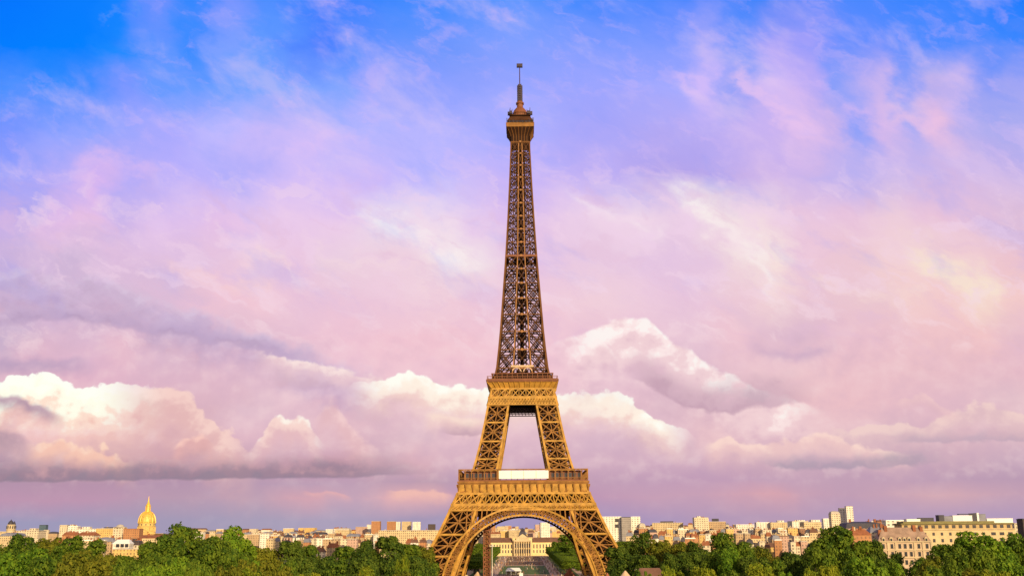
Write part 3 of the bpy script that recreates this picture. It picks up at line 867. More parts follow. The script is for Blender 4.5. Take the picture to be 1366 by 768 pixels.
def girder(name, z0, z1, step_, chord, bar, double, m1, m2, gap=0.75, back=0.0, half=None):
    mb, lt = MB(), MB()
    for k in range(4):
        y0, y1 = -(wo(z0) + gap), -(wo(z1) + gap)
        w0, w1 = (half or wo(z0)), (half or wo(z1))
        mb.beam(rot_k((-w0, y0, z0), k), rot_k((w0, y0, z0), k), chord)
        mb.beam(rot_k((-w1, y1, z1), k), rot_k((w1, y1, z1), k), chord)
        n = max(4, int(round(2 * w0 / step_)))
        for i in range(n):
            t0, t1 = -1 + 2 * i / n, -1 + 2 * (i + 1) / n
            p = lambda t, z, y, w: rot_k((t * w, y, z), k)
            lt.beam(p(t0, z0, y0, w0), p(t1, z1, y1, w1), bar); lt.beam(p(t1, z0, y0, w0), p(t0, z1, y1, w1), bar)
            if double:
                tm = (t0 + t1) / 2; zm, ym, wm = (z0 + z1) / 2, (y0 + y1) / 2, (w0 + w1) / 2
                for (ta, za, ya, wa, tb) in ((tm, z0, y0, w0, t0), (tm, z0, y0, w0, t1), (tm, z1, y1, w1, t0), (tm, z1, y1, w1, t1)):
                    lt.beam(p(ta, za, ya, wa), p(tb, zm, ym, wm), bar * 0.75)
            lt.beam(p(t0, z0, y0, w0), p(t0, z1, y1, w1), bar * 0.8)
    o = mb.build(name, m1, tower)
    lt.build('girder_lattice', m2, o)
    return o


girder('girder', 44.9, 50.6, 4.2, 1.05, 0.55, False, MT['iron'], MT['iron'])
girder('girder', 41.8, 44.2, 2.0, 0.7, 0.42, False, MT['iron'], MT['iron'])
girder('girder', 105.4, 110.2, 4.3, 0.95, 0.5, False, MT['iron'], MT['iron'])
girder('girder', 101.0, 104.6, 1.7, 0.7, 0.42, False, MT['iron'], MT['iron'])
# added dark sheets: shade among the lower floor beams, behind girder and spandrels
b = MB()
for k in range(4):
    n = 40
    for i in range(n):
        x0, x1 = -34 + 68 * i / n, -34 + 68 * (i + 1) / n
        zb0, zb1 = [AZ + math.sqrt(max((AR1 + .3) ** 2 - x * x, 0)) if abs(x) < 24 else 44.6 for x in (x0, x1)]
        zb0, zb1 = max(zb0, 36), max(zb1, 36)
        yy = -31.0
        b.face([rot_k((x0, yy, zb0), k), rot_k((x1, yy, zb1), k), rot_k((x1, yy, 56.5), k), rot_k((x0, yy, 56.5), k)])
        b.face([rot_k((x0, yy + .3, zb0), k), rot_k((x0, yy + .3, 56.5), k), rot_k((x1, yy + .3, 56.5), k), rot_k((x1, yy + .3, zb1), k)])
b.build('floor_shade_sheet', MT['iron_dark'], tower)
b = MB()  # dark sheets again, standing in for shade under the upper platform
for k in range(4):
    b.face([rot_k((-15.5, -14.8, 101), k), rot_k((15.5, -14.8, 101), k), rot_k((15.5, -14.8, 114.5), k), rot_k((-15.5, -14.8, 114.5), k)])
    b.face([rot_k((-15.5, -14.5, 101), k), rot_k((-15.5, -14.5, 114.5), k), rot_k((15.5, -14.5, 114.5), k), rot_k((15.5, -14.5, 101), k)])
b.build('floor_shade_sheet', MT['iron_dark'], tower)
# backing plates where the fine girders close the view
b = MB()
for k in range(4):
    def q(x, y, z): return rot_k((x, y, z), k)
    b.face([q(-wo(104.6), -wo(104.6) - .3, 104.6), q(-wo(101), -wo(101) - .3, 101), q(wo(101), -wo(101) - .3, 101), q(wo(104.6), -wo(104.6) - .3, 104.6)])
b.build('girder_plate', MT['iron_mid'], tower)
b = MB()
for z in (97.6, 98.8, 100.0):
    for k in range(4):
        b.beam(rot_k((-8.4, -8.6, z), k), rot_k((8.4, -8.6, z), k), 0.5)
for k in range(4):
    for i in range(9):
        b.beam(rot_k((-8 + i * 2, -8.6, 97.6), k), rot_k((-7 + i * 2, -8.6, 100.4), k), 0.35)
b.build('inner_girder', MT['mast'], tower)


def ring(mb, half, z0, z1, depth):
    """square ring"""
    h, d = half, depth
    mb.box(-h, -h, z0, h, -h + d, z1); mb.box(-h, h - d, z0, h, h, z1)
    mb.box(-h, -h + d, z0, -h + d, h - d, z1); mb.box(h - d, -h + d, z0, h, h - d, z1)


# lower platform
PH = 35.35
p = MB(); ring(p, PH, 57.0, 57.9, 19.5)
plat = p.build('platform', MT['iron_red'], tower)
m = MB(); ring(m, PH + 0.7, 56.2, 57.3, 1.2); ring(m, PH + 0.25, 55.6, 56.2, 0.9)
m.build('cornice', MT['iron_mid'], plat)
fr, brs = MB(), []
for k in range(4):
    def q(x, y, z): return rot_k((x, y, z), k)
    # coved frieze: leans out towards the cornice, with a bracket at every bay
    fr.face([q(-35.2, -35.15, 51.0), q(35.2, -35.15, 51.0), q(PH, -PH - .1, 55.8), q(-PH, -PH - .1, 55.8)])
    fr.face([q(-35.2, -34.6, 51.0), q(-PH, -34.6, 55.8), q(PH, -34.6, 55.8), q(35.2, -34.6, 51.0)])
    nb = 18
    for i in range(nb + 1):
        x = -PH + 2 * PH * i / nb
        br = MB(); brs.append(br)
        br.beam(q(x, -35.45, 51.6), q(x, -36.0, 55.4), 0.55, 0.6)
        br.beam(q(x, -35.9, 54.0), q(x, -36.2, 55.6), 0.8, 0.7)
        if i < nb:
            fr.beam(q(x + .5, -35.3, 51.3), q(x + 2 * PH / nb - .5, -35.3, 51.3), 0.4)
fr.build('frieze', MT['iron'], plat)
for br in brs: br.build('bracket', MT['iron_mid'], plat)
ga = MB()
for k in range(4):
    def q(x, y, z): return rot_k((x, y, z), k)
    n = 20
    for i in range(n + 1):
        x = -PH + 2 * PH * i / n
        if k == 0 and abs(x) < 13.0: continue
        ga.beam(q(x, -PH + .2, 57.9), q(x, -PH + .2, 63.2), 0.42)
        if i < n and not (k == 0 and abs(x + PH / n) < 13.5):
            ga.beam(q(x, -PH + .2, 62.6), q(x + PH / n, -PH + .2, 63.1), 0.3); ga.beam(q(x + 2 * PH / n, -PH + .2, 62.6), q(x + PH / n, -PH + .2, 63.1), 0.3)
    ga.beam(q(-PH, -PH + .2, 63.5), q(PH, -PH + .2, 63.5), 0.8, 0.6)
    ga.beam(q(-PH, -PH + .2, 59.1), q(PH, -PH + .2, 59.1), 0.2, 0.2)
    for i in range(90):
        x = -PH + 2 * PH * i / 90
        ga.beam(q(x, -PH + .2, 57.9), q(x, -PH + .2, 59.1), 0.12)
ga.build('gallery', MT['iron_mid'], plat)
for sx in (-1, 1):
    for sy in (-1, 1):
        x0, x1 = sorted((sx * 14.5, sx * 32.5)); y0, y1 = sorted((sy * 27.5, sy * 32.8))
        pv_ = MB(); pv_.box(x0, y0, 57.9, x1, y1, 62.6); pv_.box(x0 - .3, y0 - .3, 62.6, x1 + .3, y1 + .3, 62.9)
        pav = pv_.build('pavilion', MT['iron_red'], plat)
        if sy < 0:
            for i in range(7):
                gl = MB(); xg = sx * 23.5 - 8 + i * 2.4
                gl.box(xg, -32.86, 58.9, xg + 1.6, -32.8, 61.6)
                gl.build('window', MT['glass'], pav)
    x0, x1 = sorted((sx * 29.5, sx * 32.4))
    pv_ = MB(); pv_.box(x0, -26.5, 57.9, x1, 26.5, 62.5)
    pv_.build('pavilion', MT['iron_red'], plat)
wp = MB(); wp.box(-13.3, -PH + .05, 58.6, 13.9, -PH + 0.55, 62.9)
o = wp.build('white_screen', MT['white'], plat)
o['label'] = 'long white screen panel across the middle of the gallery'
fr2 = MB()
for i in range(5):
    x = -13.3 + 27.2 * i / 4
    fr2.beam((x, -PH, 58.6), (x, -PH, 62.9), 0.16)
fr2.build('screen_frame', MT['paleroof'], o)
rl = MB(); rl.beam((-14, -PH + .3, 63.6), (14, -PH + .3, 63.6), 0.5, 0.4)
rl.build('rail', MT['iron_red'], plat)

# upper platform
P2 = 20.4
p = MB(); ring(p, P2, 115.0, 115.9, 13.5)
plat2 = p.build('platform', MT['iron_red'], tower)
m = MB(); ring(m, P2 + 0.5, 114.6, 115.5, 1.0); ring(m, P2 + .15, 114.0, 114.6, .7)
m.build('cornice', MT['iron_red'], plat2)
fr, brs = MB(), []
for k in range(4):
    def q(x, y, z): return rot_k((x, y, z), k)
    fr.face([q(-17.9, -18.0, 110.6), q(17.9, -18.0, 110.6), q(P2 - .1, -P2 + .1, 114.3), q(-P2 + .1, -P2 + .1, 114.3)])
    for i in range(14):
        t = -1 + 2 * i / 13
        br = MB(); brs.append(br)
        br.beam(q(t * 17.9, -18.3, 110.8), q(t * P2, -P2 - .1, 114.2), 0.4, 0.5)
fr.build('frieze', MT['iron'], plat2)
for br in brs: br.build('bracket', MT['iron'], plat2)
ga = MB()
for k in range(4):
    def q(x, y, z): return rot_k((x, y, z), k)
    for i in range(41):
        x = -P2 + 2 * P2 * i / 40
        ga.beam(q(x, -P2 + .3, 115.9), q(x, -P2 + .3, 117.2), 0.14)
    ga.beam(q(-P2, -P2 + .3, 117.3), q(P2, -P2 + .3, 117.3), 0.25)
    ga.beam(q(-18.0, -17.5, 119.2), q(18.0, -17.5, 119.2), 0.9, 0.5)
    for i in range(13):
        x = -17.6 + 35.2 * i / 12
        ga.beam(q(x, -17.5, 115.9), q(x, -17.5, 119.0), 0.35)
ga.build('gallery', MT['iron_red'], plat2)
for s in (-1, 1):
    pv_ = MB(); pv_.box(-15.5, s * 15.6 - 1.2, 115.9, 15.5, s * 15.6 + 1.2, 119.3); pv_.build('pavilion', MT['iron_dark'], plat2)
    pv_ = MB(); pv_.box(s * 15.6 - 1.2, -14, 115.9, s * 15.6 + 1.2, 14, 119.3); pv_.build('pavilion', MT['iron_dark'], plat2)
ar = MB()
for x in (-3.2, 3.2):
    for a0, a1 in zip(range(0, 180, 20), range(20, 200, 20)):
        ar.beam((x + 2.6 * math.cos(R(a0)), -15.3, 120.2 + 2.8 * math.sin(R(a0))), (x + 2.6 * math.cos(R(a1)), -15.3, 120.2 + 2.8 * math.sin(R(a1))), 0.5)
ar.box(-6.6, -15.6, 123.3, 6.6, -15.0, 124.4)
ar.build('porch', MT['canvas'], plat2)

# the shaft: four corner legs that merge into one spire


def face_pts(h, k, t):
    return rot_k((t, -wo(h), h), k)


levels = [116, 123, 134, 145, 155.5, 165.5, 175, 184, 192.5, 201, 209.5, 218, 226.5, 235, 243.5, 251.5, 259.5, 267.5]
main, lat, core, ribs = MB(), MB(), MB(), [MB() for _ in range(4)]
for h0, h1 in zip(levels, levels[1:]):
    f_ = (h0 - 116) / 150
    ch, dg, th = 1.0 - 0.25 * f_, 0.66 - 0.12 * f_, 0.42
    for k in range(4):
        nrm = rot_k((0, -1, 0), k)
        rib = ribs[k]
        main.beam(face_pts(h0, k, wo(h0)), face_pts(h1, k, wo(h1)), ch, ch, nrm)
        for s in (-1, 1):
            a, b_ = face_pts(h0, k, s * wo(h0)), face_pts(h0, k, s * wi(h0))
            d, c = face_pts(h1, k, s * wo(h1)), face_pts(h1, k, s * wi(h1))
            star_panel(lat, a, b_, c, d, dg * (1.2 if h0 < 190 else 1.0), th, nrm, rays=h0 > 190)
            rib.beam(b_, c, ch * 0.7, ch * 0.7, nrm)
            main.beam(d, c, ch * 0.6, ch * 0.5, nrm)
            # inner faces of the corner legs
            e0, e1 = rot_k((s * wi(h0), -wi(h0), h0), k), rot_k((s * wi(h1), -wi(h1), h1), k)
            if h0 < 190:
                lat.beam(b_, e1, dg * .8); lat.beam(e0, c, dg * .8); lat.beam(c, e1, dg * .8)
        a, b_ = face_pts(h0, k, -wi(h0)), face_pts(h0, k, wi(h0))
        d, c = face_pts(h1, k, -wi(h1)), face_pts(h1, k, wi(h1))
        lat.beam(a, c, dg * .9); lat.beam(b_, d, dg * .9); rib.beam(d, c, ch * .6, ch * .6, nrm)
        # star plates on the centre line of each face
        rib.beam((c + d) / 2 - nrm * 0.2, (c + d) / 2 + nrm * 0.6, 1.0 + 0.5 * (1 - f_), 1.0 + .5 * (1 - f_), (0, 0, 1))
    for i in range(4):        # lift guides and cage in the middle
        x = [-1, 1, 1, -1][i] * min(2.4, wo(h1) * .4); y = [-1, -1, 1, 1][i] * min(2.4, wo(h1) * .4)
        x2 = [1, 1, -1, -1][i] * min(2.4, wo(h1) * .4); y2 = [-1, 1, 1, -1][i] * min(2.4, wo(h1) * .4)
        core.beam((x, y, h0), (x, y, h1), 0.7); core.beam((x, y, h0), (x2, y2, h1), 0.55); core.beam((x2, y2, h0), (x, y, h1), 0.55)
        hm = (h0 + h1) / 2
        core.beam((x, y, hm), (x2, y2, hm), 0.4); core.beam((x, y, h1), (x2, y2, h1), 0.4)
    core.beam((0, 0, h0), (0, 0, h1), 2.2)
    w = wo(h1)
    core.beam((-w, -w, h1), (w, w, h1), 0.4); core.beam((-w, w, h1), (w, -w, h1), 0.4)
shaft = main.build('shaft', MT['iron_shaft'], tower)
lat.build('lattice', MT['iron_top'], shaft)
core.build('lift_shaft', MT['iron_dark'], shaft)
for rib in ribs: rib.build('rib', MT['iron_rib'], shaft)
p = MB(); ring(p, wo(192.5) + .5, 191.6, 192.9, 2.2)
for x in (-3, 3): p.box(x - .8, -9, 191.8, x + .8, 9, 192.8)
p.build('landing', MT['iron_red'], shaft)
p = MB(); p.box(-2.9, -2.9, 131, 2.9, 2.9, 135.5); p.build('lift_cabin', MT['iron_dark'], shaft)

# observation deck and mast
dk = MB()
prof = [(5.7, 266.0), (5.7, 271.0), (6.0, 272.2), (7.0, 274.4), (8.3, 276.6)]
for (a, za), (b_, zb) in zip(prof, prof[1:]):
    for k in range(4):
        dk.face([rot_k((-a, -a, za), k), rot_k((a, -a, za), k), rot_k((b_, -b_, zb), k), rot_k((-b_, -b_, zb), k)])
deck = dk.build('observation_deck', MT['iron_dark'], tower)
brs = []
for k in range(4):
    for i in range(8):
        br = MB(); brs.append(br)
        t = -1 + 2 * i / 7
        pr = [(5.85, 266.2), (5.85, 271.0), (6.2, 272.2), (7.2, 274.4), (8.5, 276.6)]
        for (a, za), (b_, zb) in zip(pr, pr[1:]):
            br.beam(rot_k((t * a, -a, za), k), rot_k((t * b_, -b_, zb), k), 0.45)
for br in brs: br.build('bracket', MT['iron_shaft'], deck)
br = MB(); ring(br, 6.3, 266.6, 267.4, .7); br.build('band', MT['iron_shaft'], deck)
t1 = MB(); t1.box(-8.6, -8.6, 276.5, 8.6, 8.6, 279.0); ring(t1, 8.85, 278.8, 279.2, .6)
t1.build('parapet', MT['iron_mid'], deck)
t2 = MB(); t2.box(-7.6, -7.6, 279.0, 7.6, 7.6, 281.0); t2.frustum(-8.0, -8.0, 8.0, 8.0, 281.0, 284.2, 1.6)
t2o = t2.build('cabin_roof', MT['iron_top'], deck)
for k in range(4):
    for i in range(7):
        x = -6.8 + i * 2.0
        m_ = MB(); c4 = [rot_k(p_, k) for p_ in ((x, -7.66, 279.3), (x + 1.5, -7.66, 279.3), (x + 1.5, -7.66, 280.7), (x, -7.66, 280.7))]
        m_.face(c4); m_.build('window', MT['glass'], t2o)
sp_ = MB()
for k in range(4):
    for x, h_ in ((-8.2, 3.4), (-6.6, 1.8), (-4.4, 2.4), (-2, 1.5), (1.2, 2.2), (3.6, 1.4), (5.6, 3.0), (8.0, 3.6)):
        p_ = rot_k((x, -8.3, 279), k); sp_.beam(p_, p_ + Vector((0, 0, h_)), .3)
    sp_.beam(rot_k((-8.4, -8.4, 280.4), k), rot_k((8.4, -8.4, 280.4), k), .22)
    for x in (-5.8, 5.4):
        p_ = rot_k((x, -6.9, 286.2), k); sp_.box(p_.x - .9, p_.y - .9, 285.6, p_.x + .9, p_.y + .9, 287.6)
sp_.build('aerial', MT['mast'], deck)
t3 = MB()
t3.box(-5.6, -5.6, 284.2, 5.6, 5.6, 285.0)
ring(t3, 6.6, 285.0, 285.5, 1.2)
for k in range(4):
    for i in range(9):
        x = -6.4 + 12.8 * i / 8
        t3.beam(rot_k((x, -6.5, 285), k), rot_k((x, -6.5, 286.6), k), .16)
    t3.beam(rot_k((-6.5, -6.5, 286.6), k), rot_k((6.5, -6.5, 286.6), k), .2)
    for x in (-6.4, -5.0, 4.4, 6.3):
        t3.beam(rot_k((x, -6.2, 285), k), rot_k((x, -6.2, 289.2 + (x > 5)), k), .3)
        t3.box(*[v for v in (x - .5, -.5, 287.2, x + .5, .5, 288.6)])
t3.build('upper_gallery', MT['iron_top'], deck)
t4 = MB(); t4.lathe([(4.4, 285), (4.4, 288.2), (4.7, 288.4), (4.5, 289.2), (3.9, 290.8), (2.8, 292.2), (2.0, 293.0), (2.0, 295.0), (2.6, 295.3), (2.6, 296.2), (1.5, 297.4)], 16)
t4.build('cupola', MT['iron_red'], deck)
t5 = MB()
for x in (-1, 1):
    for y in (-1, 1):
        t5.beam((x, y, 293), (x * .8, y * .8, 308.6), .5)
for i in range(10):
    z = 295 + i * 1.4
    for k in range(4):
        t5.beam(rot_k((-1, -1, z), k), rot_k((1, -1, z + 1.4), k), .3)
t5.box(-1.0, -1.0, 293, 1.0, 1.0, 308.8)
for i in range(7):
    for k in range(4):
        q0 = rot_k((0, -1.25, 297.5 + i * 1.6), k)
        t5.box(q0.x - .5, q0.y - .35, q0.z, q0.x + .5, q0.y + .35, q0.z + 1.2)
mast = t5.build('antenna_mast', MT['mast'], tower)
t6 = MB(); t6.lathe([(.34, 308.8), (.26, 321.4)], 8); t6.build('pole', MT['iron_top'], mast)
t7 = MB(); t7.box(-1.9, -.9, 321.2, 1.9, .9, 323.4); t7.box(-.4, -.4, 320.9, .4, .4, 323.6); t7.build('beacon', MT['mast'], mast)

# ------------------------------------------------------------------ buildings
CHIM = []
for m__ in ('tile', 'stone'):
    b = MB(); b.box(0, 0, 0, 1, 1, .92); b.box(-.06, -.06, .92, 1.06, 1.06, 1.0)
    CHIM.append(b.mesh('chimney', MT[m__]))
BUILT = []          # (object, px centre, label colour/type, explicit label or None)


def house(x0, x1, ytop, ybase, d, wall='cream', roof='flat', roofmat='paleroof', roof_h=None, depth=None, name='apartment_building', cat='building', label=None, yaw=None, extras=True):
    """a block seen between pixels x0..x1 with its roof at ytop, standing d metres off"""
    a, b_ = at(x0, ytop, d), at(x1, ytop, d)
    cx, w = (a.x + b_.x) / 2, abs(b_.x - a.x)
    ztop = (a.z + b_.z) / 2
    zb = ground_z(CAM.y + d) - 0.5
    y = CAM.y + d
    depth = depth or max(8, min(w * 0.7, 30))
    o = empty(name, (cx, y, zb), (rnd.uniform(-.18, .18) if yaw is None else yaw))
    H = ztop - zb
    if roof_h is None:
        roof_h = {'flat': 0.9, 'mansard': min(5, H * .25), 'hip': min(4.5, H * .25)}[roof]
    rh = roof_h
    e = H - rh
    m_ = MB(); m_.box(-w / 2, 0, 0, w / 2, depth, e, uv=True)
    m_.build('wall', WALL[wall], o)
    r_ = MB()
    if roof == 'flat':
        r_.box(-w / 2 - .25, -.25, e, w / 2 + .25, depth + .25, e + rh * .6)
        r_.box(-w / 2 + .6, .6, e + rh * .6, w / 2 - .6, depth - .6, e + rh)
    elif roof == 'mansard':
        r_.box(-w / 2 - .3, -.3, e, w / 2 + .3, depth + .3, e + .35)
        r_.frustum(-w / 2, 0, w / 2, depth, e + .35, e + rh * .75, min(1.5, w * .12))
        k = min(1.5, w * .12)
        r_.frustum(-w / 2 + k, k, w / 2 - k, depth - k, e + rh * .75, e + rh, min(w * .3, depth * .35))
    else:
        r_.box(-w / 2 - .4, -.4, e, w / 2 + .4, depth + .4, e + .3)
        r_.frustum(-w / 2 - .4, -.4, w / 2 + .4, depth + .4, e + .3, e + rh, (min(w * .2, 3), depth * .47))
    rf_ = r_.build('roof', MT[roofmat], o)
    if extras and w > 7:
        for _ in range(rnd.randint(2, 4)):
            q = rnd.uniform(-w / 2 + 1.5, w / 2 - 2.5)
            c_ = bpy.data.objects.new('chimney', CHIM[rnd.random() < .4]); COL.objects.link(c_); c_.parent = rf_
            c_.location = (q, depth * .3, e + rh * .5)
            c_.scale = (rnd.uniform(.8, 2.2), 1, rh * .5 + rnd.uniform(.8, 2.4))
    if extras and roof == 'flat' and w > 9 and rnd.random() < .7:
        a_ = rnd.uniform(-w / 2 + .6, 0); b__ = a_ + rnd.uniform(.25, .5) * w
        p_ = MB(); p_.box(a_, depth * .25, e + rh, b__, depth * .7, e + rh + rnd.uniform(1.6, 3.4), uv=True)
        p_.build('roof_cabin', WALL[rnd.choice(('white', 'tan', 'pale', 'dark'))], rf_)
    BUILT.append([o, (x0 + x1) / 2, ytop, wall, roof, label, cat, d])
    return o


# -- named ones, left to right
house(0, 26, 710, 726, 1500, 'cream', 'mansard', 'zinc', label='cream mansion wing at the left edge under the small domed tower')
house(22, 52, 707, 716, 1560, 'pale', 'flat', label='pale yellow block between the small domed tower and the glass tower')
house(52.5, 61.5, 699.5, 716, 2600, 'grey', 'flat', 'slate', label='slim blue-grey glass tower standing alone above the left trees', name='glass_tower', cat='tower', extras=False)
house(80, 90, 699.5, 712, 1900, 'pale', 'flat', label='narrow pale stone tower left of the white cube block', extras=False)
house(91, 104, 701, 712, 1750, 'white', 'flat', 'white', label='bright white cube block between narrow pale tower and long roofs')
house(103, 130, 704.5, 714, 1700, 'white', 'flat', label='long low white block right of the white cube')
house(84, 104, 709, 722, 1350, 'orange', 'hip', 'tile', label='orange walled house with tile roof under the white cube block')
house(102, 126, 709, 724, 1300, 'pale', 'hip', 'tile', label='pale house with wide red tile roof left of the golden dome')
house(128, 156, 704, 718, 1550, 'yellow', 'flat', label='ochre yellow block left of the small domed pavilion')
house(165, 186, 704.5, 720, 1450, 'orange', 'flat', 'tile', label='orange brown block with tall bays just left of the golden dome', extras=False)
house(130, 152, 716, 728, 1150, 'tan', 'mansard', 'zinc', label='grey zinc roofed house below the ochre block')
house(171, 186, 721, 731, 1080, 'dark', 'flat', 'slate', label='dark walled house beside the white house below the golden dome')
house(150, 200, 731, 742, 1000, 'yellow', 'flat', label='long cream wall building among trees below the golden dome')
wh = house(151, 173, 719, 733, 1060, 'white', 'hip', 'white', label='white house with dark windows below the golden dome', extras=False)
house(186, 228, 713, 722, 1400, 'cream', 'hip', 'tile', label='cream church nave with red roof at the foot of golden dome')

# skyline towers left of the big tower
house(489.5, 495, 699, 712, 3300, 'white', 'flat', label='thin white tower left of the orange slab tower', extras=False)
house(495.5, 507, 694.5, 714, 3200, 'orange', 'flat', label='tall orange slab tower on the skyline left of the big tower', extras=False)
house(474, 490, 702, 712, 3300, 'pink', 'flat', label='low rose block left of the thin white tower', extras=False)
house(516, 527, 694.8, 710, 3200, 'orange', 'flat', label='orange tower joined to a white slab on the skyline', extras=False)
house(527.3, 534, 695.5, 710, 3210, 'white', 'flat', 'white', label='white slab joined to the right of an orange tower', extras=False)
house(536, 547.5, 695, 710, 3200, 'cream', 'flat', label='cream tower between two white slabs on the skyline', extras=False)
house(550.5, 561, 695.5, 710, 3150, 'white', 'flat', 'white', label='broad white slab tower nearest the left leg', extras=False)
house(571.5, 581, 698.5, 712, 2500, 'dark', 'flat', 'slate', label='dark red block half behind the left leg', extras=False)
house(505, 585, 706.5, 726, 1500, 'cream', 'flat', 'paleroof', depth=20, label='very long cream building left of the left leg', yaw=0.0)
house(447, 466, 703.5, 712, 2200, 'cream', 'mansard', 'paleroof', label='cream block with raised pale roof left of the thin white tower')
house(416, 434, 709, 718, 1900, 'white', 'mansard', 'slate', label='white fronted block with dark slate roof between two big trees')
house(436, 452, 724, 736, 1050, 'tan', 'hip', 'tile', label='tan house with bright clay roof among the left trees')
house(419, 432, 730, 740, 1000, 'pale', 'hip', 'browntile', label='small pale house peeping out of the left trees')
house(548, 558, 718, 728, 1150, 'white', 'hip', 'browntile', label='small white house with brown roof near the left leg')

# right of the big tower
ho = house(800, 829, 688.5, 712, 1650, 'white', 'flat', 'white', label='white hotel slab with two square dark openings beside the right leg', yaw=0.02, extras=False)
house(829, 841, 689, 712, 1640, 'mesh', 'flat', 'slate', label='grey brown slab between two white slabs right of the right leg', yaw=0.02, extras=False)
house(841.5, 854, 688.5, 712, 1650, 'white', 'flat', 'white', label='white slab at the right end of the hotel group', yaw=0.02, extras=False)
house(853, 861, 697, 712, 1640, 'pale', 'mansard', 'paleroof', label='pale sloping block closing the right of the hotel group', extras=False)
house(870, 911, 696.5, 714, 1800, 'cream', 'flat', label='wide cream block midway between the hotel group and cream tower')
house(926, 945, 689.5, 710, 1750, 'pale', 'flat', label='tall cream block left of the one with a dark rooftop box')
bx = house(945.5, 968, 695, 712, 1760, 'tan', 'flat', label='tan block carrying a dark box on its roof', extras=False)
house(982, 1006, 699, 712, 1900, 'white', 'flat', 'white', label='low white block right of the dark rooftop box')
house(1009, 1027, 696, 712, 1700, 'white', 'flat', 'white', label='bright white cubic block above olive trees on the right')
house(1028, 1050, 696, 716, 1690, 'cream', 'flat', label='cream terrace block right of the bright white cubic block')
house(1051, 1064, 703, 719, 1350, 'yellow', 'flat', label='golden yellow house front below the right skyline')
house(1056, 1078, 694.5, 712, 1750, 'white', 'flat', label='stepped white block above the golden yellow house')
house(1072, 1096, 695.5, 716, 1600, 'cream', 'flat', label='cream block with square windows left of the big dark crown')
house(1030, 1052, 714, 730, 1150, 'pink', 'flat', 'browntile', label='rose terrace house amid the right trees under the golden yellow house')
house(1052, 1076, 719, 730, 1180, 'dark', 'flat', 'paleroof', label='low dark garage front below the golden yellow house')
house(1098, 1106.5, 691, 712, 1800, 'white', 'flat', 'white', label='short white tower left of the twin white towers', extras=False)
house(1108, 1120.5, 681, 712, 1700, 'pale', 'mansard', 'paleroof', label='stout cream tower before the twin white towers', extras=False, yaw=0.1)
house(1120, 1127.5, 677, 705, 1900, 'white', 'flat', label='left one of the twin white towers', extras=False)
house(1128.5, 1137.5, 674.5, 705, 1880, 'white', 'flat', label='right and taller one of the twin white towers', extras=False)
house(1128, 1178, 695, 712, 900, 'pink', 'mansard', 'slate', roof_h=6, label='long house with dark slate roof between twin towers and stone mansion', yaw=0.0)
house(1134, 1162, 705, 728, 760, 'orange', 'hip', 'tile', label='orange brick house peeping over the trees left of the stone mansion')
house(1160, 1186, 702, 716, 800, 'pale', 'hip', 'zinc', label='pale gabled house between orange brick house and stone mansion')
house(1182, 1212, 693, 704, 1000, 'white', 'flat', 'white', label='white flat roofed block behind the stone mansion', extras=False)

# filler city: rows of blocks, farther rows a little higher
kinds = ['cream', 'cream', 'pale', 'white', 'yellow', 'pink', 'tan', 'orange', 'pale', 'brown', 'tan']
roofs = [('flat', 'paleroof'), ('mansard', 'zinc'), ('hip', 'tile'), ('mansard', 'slate'), ('flat', 'paleroof'), ('hip', 'browntile'), ('flat', 'white')]


def fill(x0, x1, d, ylo, yhi, wlo, whi, skip=0.0):
    x = x0
    while x < x1:
        w = rnd.uniform(wlo, whi) * rnd.choice((.55, .7, .8, 1.0))
        if rnd.random() >= skip:
            rf, rm = rnd.choice(roofs)
            house(x, x + w, rnd.uniform(ylo, yhi) - rnd.choice((0, 0, .6, 1.6)), 0, d + rnd.uniform(-60, 60), rnd.choice(kinds), rf, rm, extras=(d < 2400))
        x += w * rnd.uniform(.94, 1.12)


fill(225, 500, 3600, 704, 708, 7, 15)
fill(200, 420, 2300, 707.5, 711, 8, 17)
fill(330, 505, 1700, 710.5, 714.5, 9, 18)
fill(340, 440, 1250, 716, 721, 10, 16, .2)
fill(0, 180, 2600, 706, 710, 8, 16)
fill(440, 580, 1250, 716, 721, 9, 16, .2)
fill(60, 180, 1150, 717, 722, 10, 16, .35)
fill(630, 770, 3000, 700.5, 705, 6, 12)
fill(625, 775, 2200, 706, 709.5, 8, 13)
fill(855, 1110, 3000, 698.5, 702, 7, 14)
fill(845, 1110, 1450, 703.5, 708, 8, 15)
fill(835, 1105, 1180, 710, 716, 8, 15, .1)
fill(900, 1080, 1000, 718, 724, 9, 14, .3)
fill(1135, 1240, 2200, 694.5, 698, 9, 15)
fill(1080, 1180, 1150, 704, 710, 9, 15)

# details on special houses
for yy in (693.5, 701.0):
    p0 = at(820.5, yy - 2.2, 1650); p1 = at(825.0, yy + 2.2, 1650)
    b = MB(); b.box(p0.x - ho.location.x, -.5, p1.z - ho.location.z, p1.x - ho.location.x, -.02, p0.z - ho.location.z)
    b.build('window', MT['glass'], ho)
b = MB(); p0, p1 = at(950, 691.2, 1760), at(959, 695, 1760)
b.box(p0.x - bx.location.x, 1, p1.z - bx.location.z + .2, p1.x - bx.location.x, 8, p0.z - bx.location.z)
b.build('rooftop_box', MT['slate'], bx)
for xx in (155, 161, 167):
    p0, p1 = at(xx, 724.5, 1060), at(xx + 4, 729.5, 1060)
    b = MB(); b.box(p0.x - wh.location.x, -.25, p1.z - wh.location.z, p1.x - wh.location.x, -.02, p0.z - wh.location.z)
    b.build('window', MT['glass'], wh)

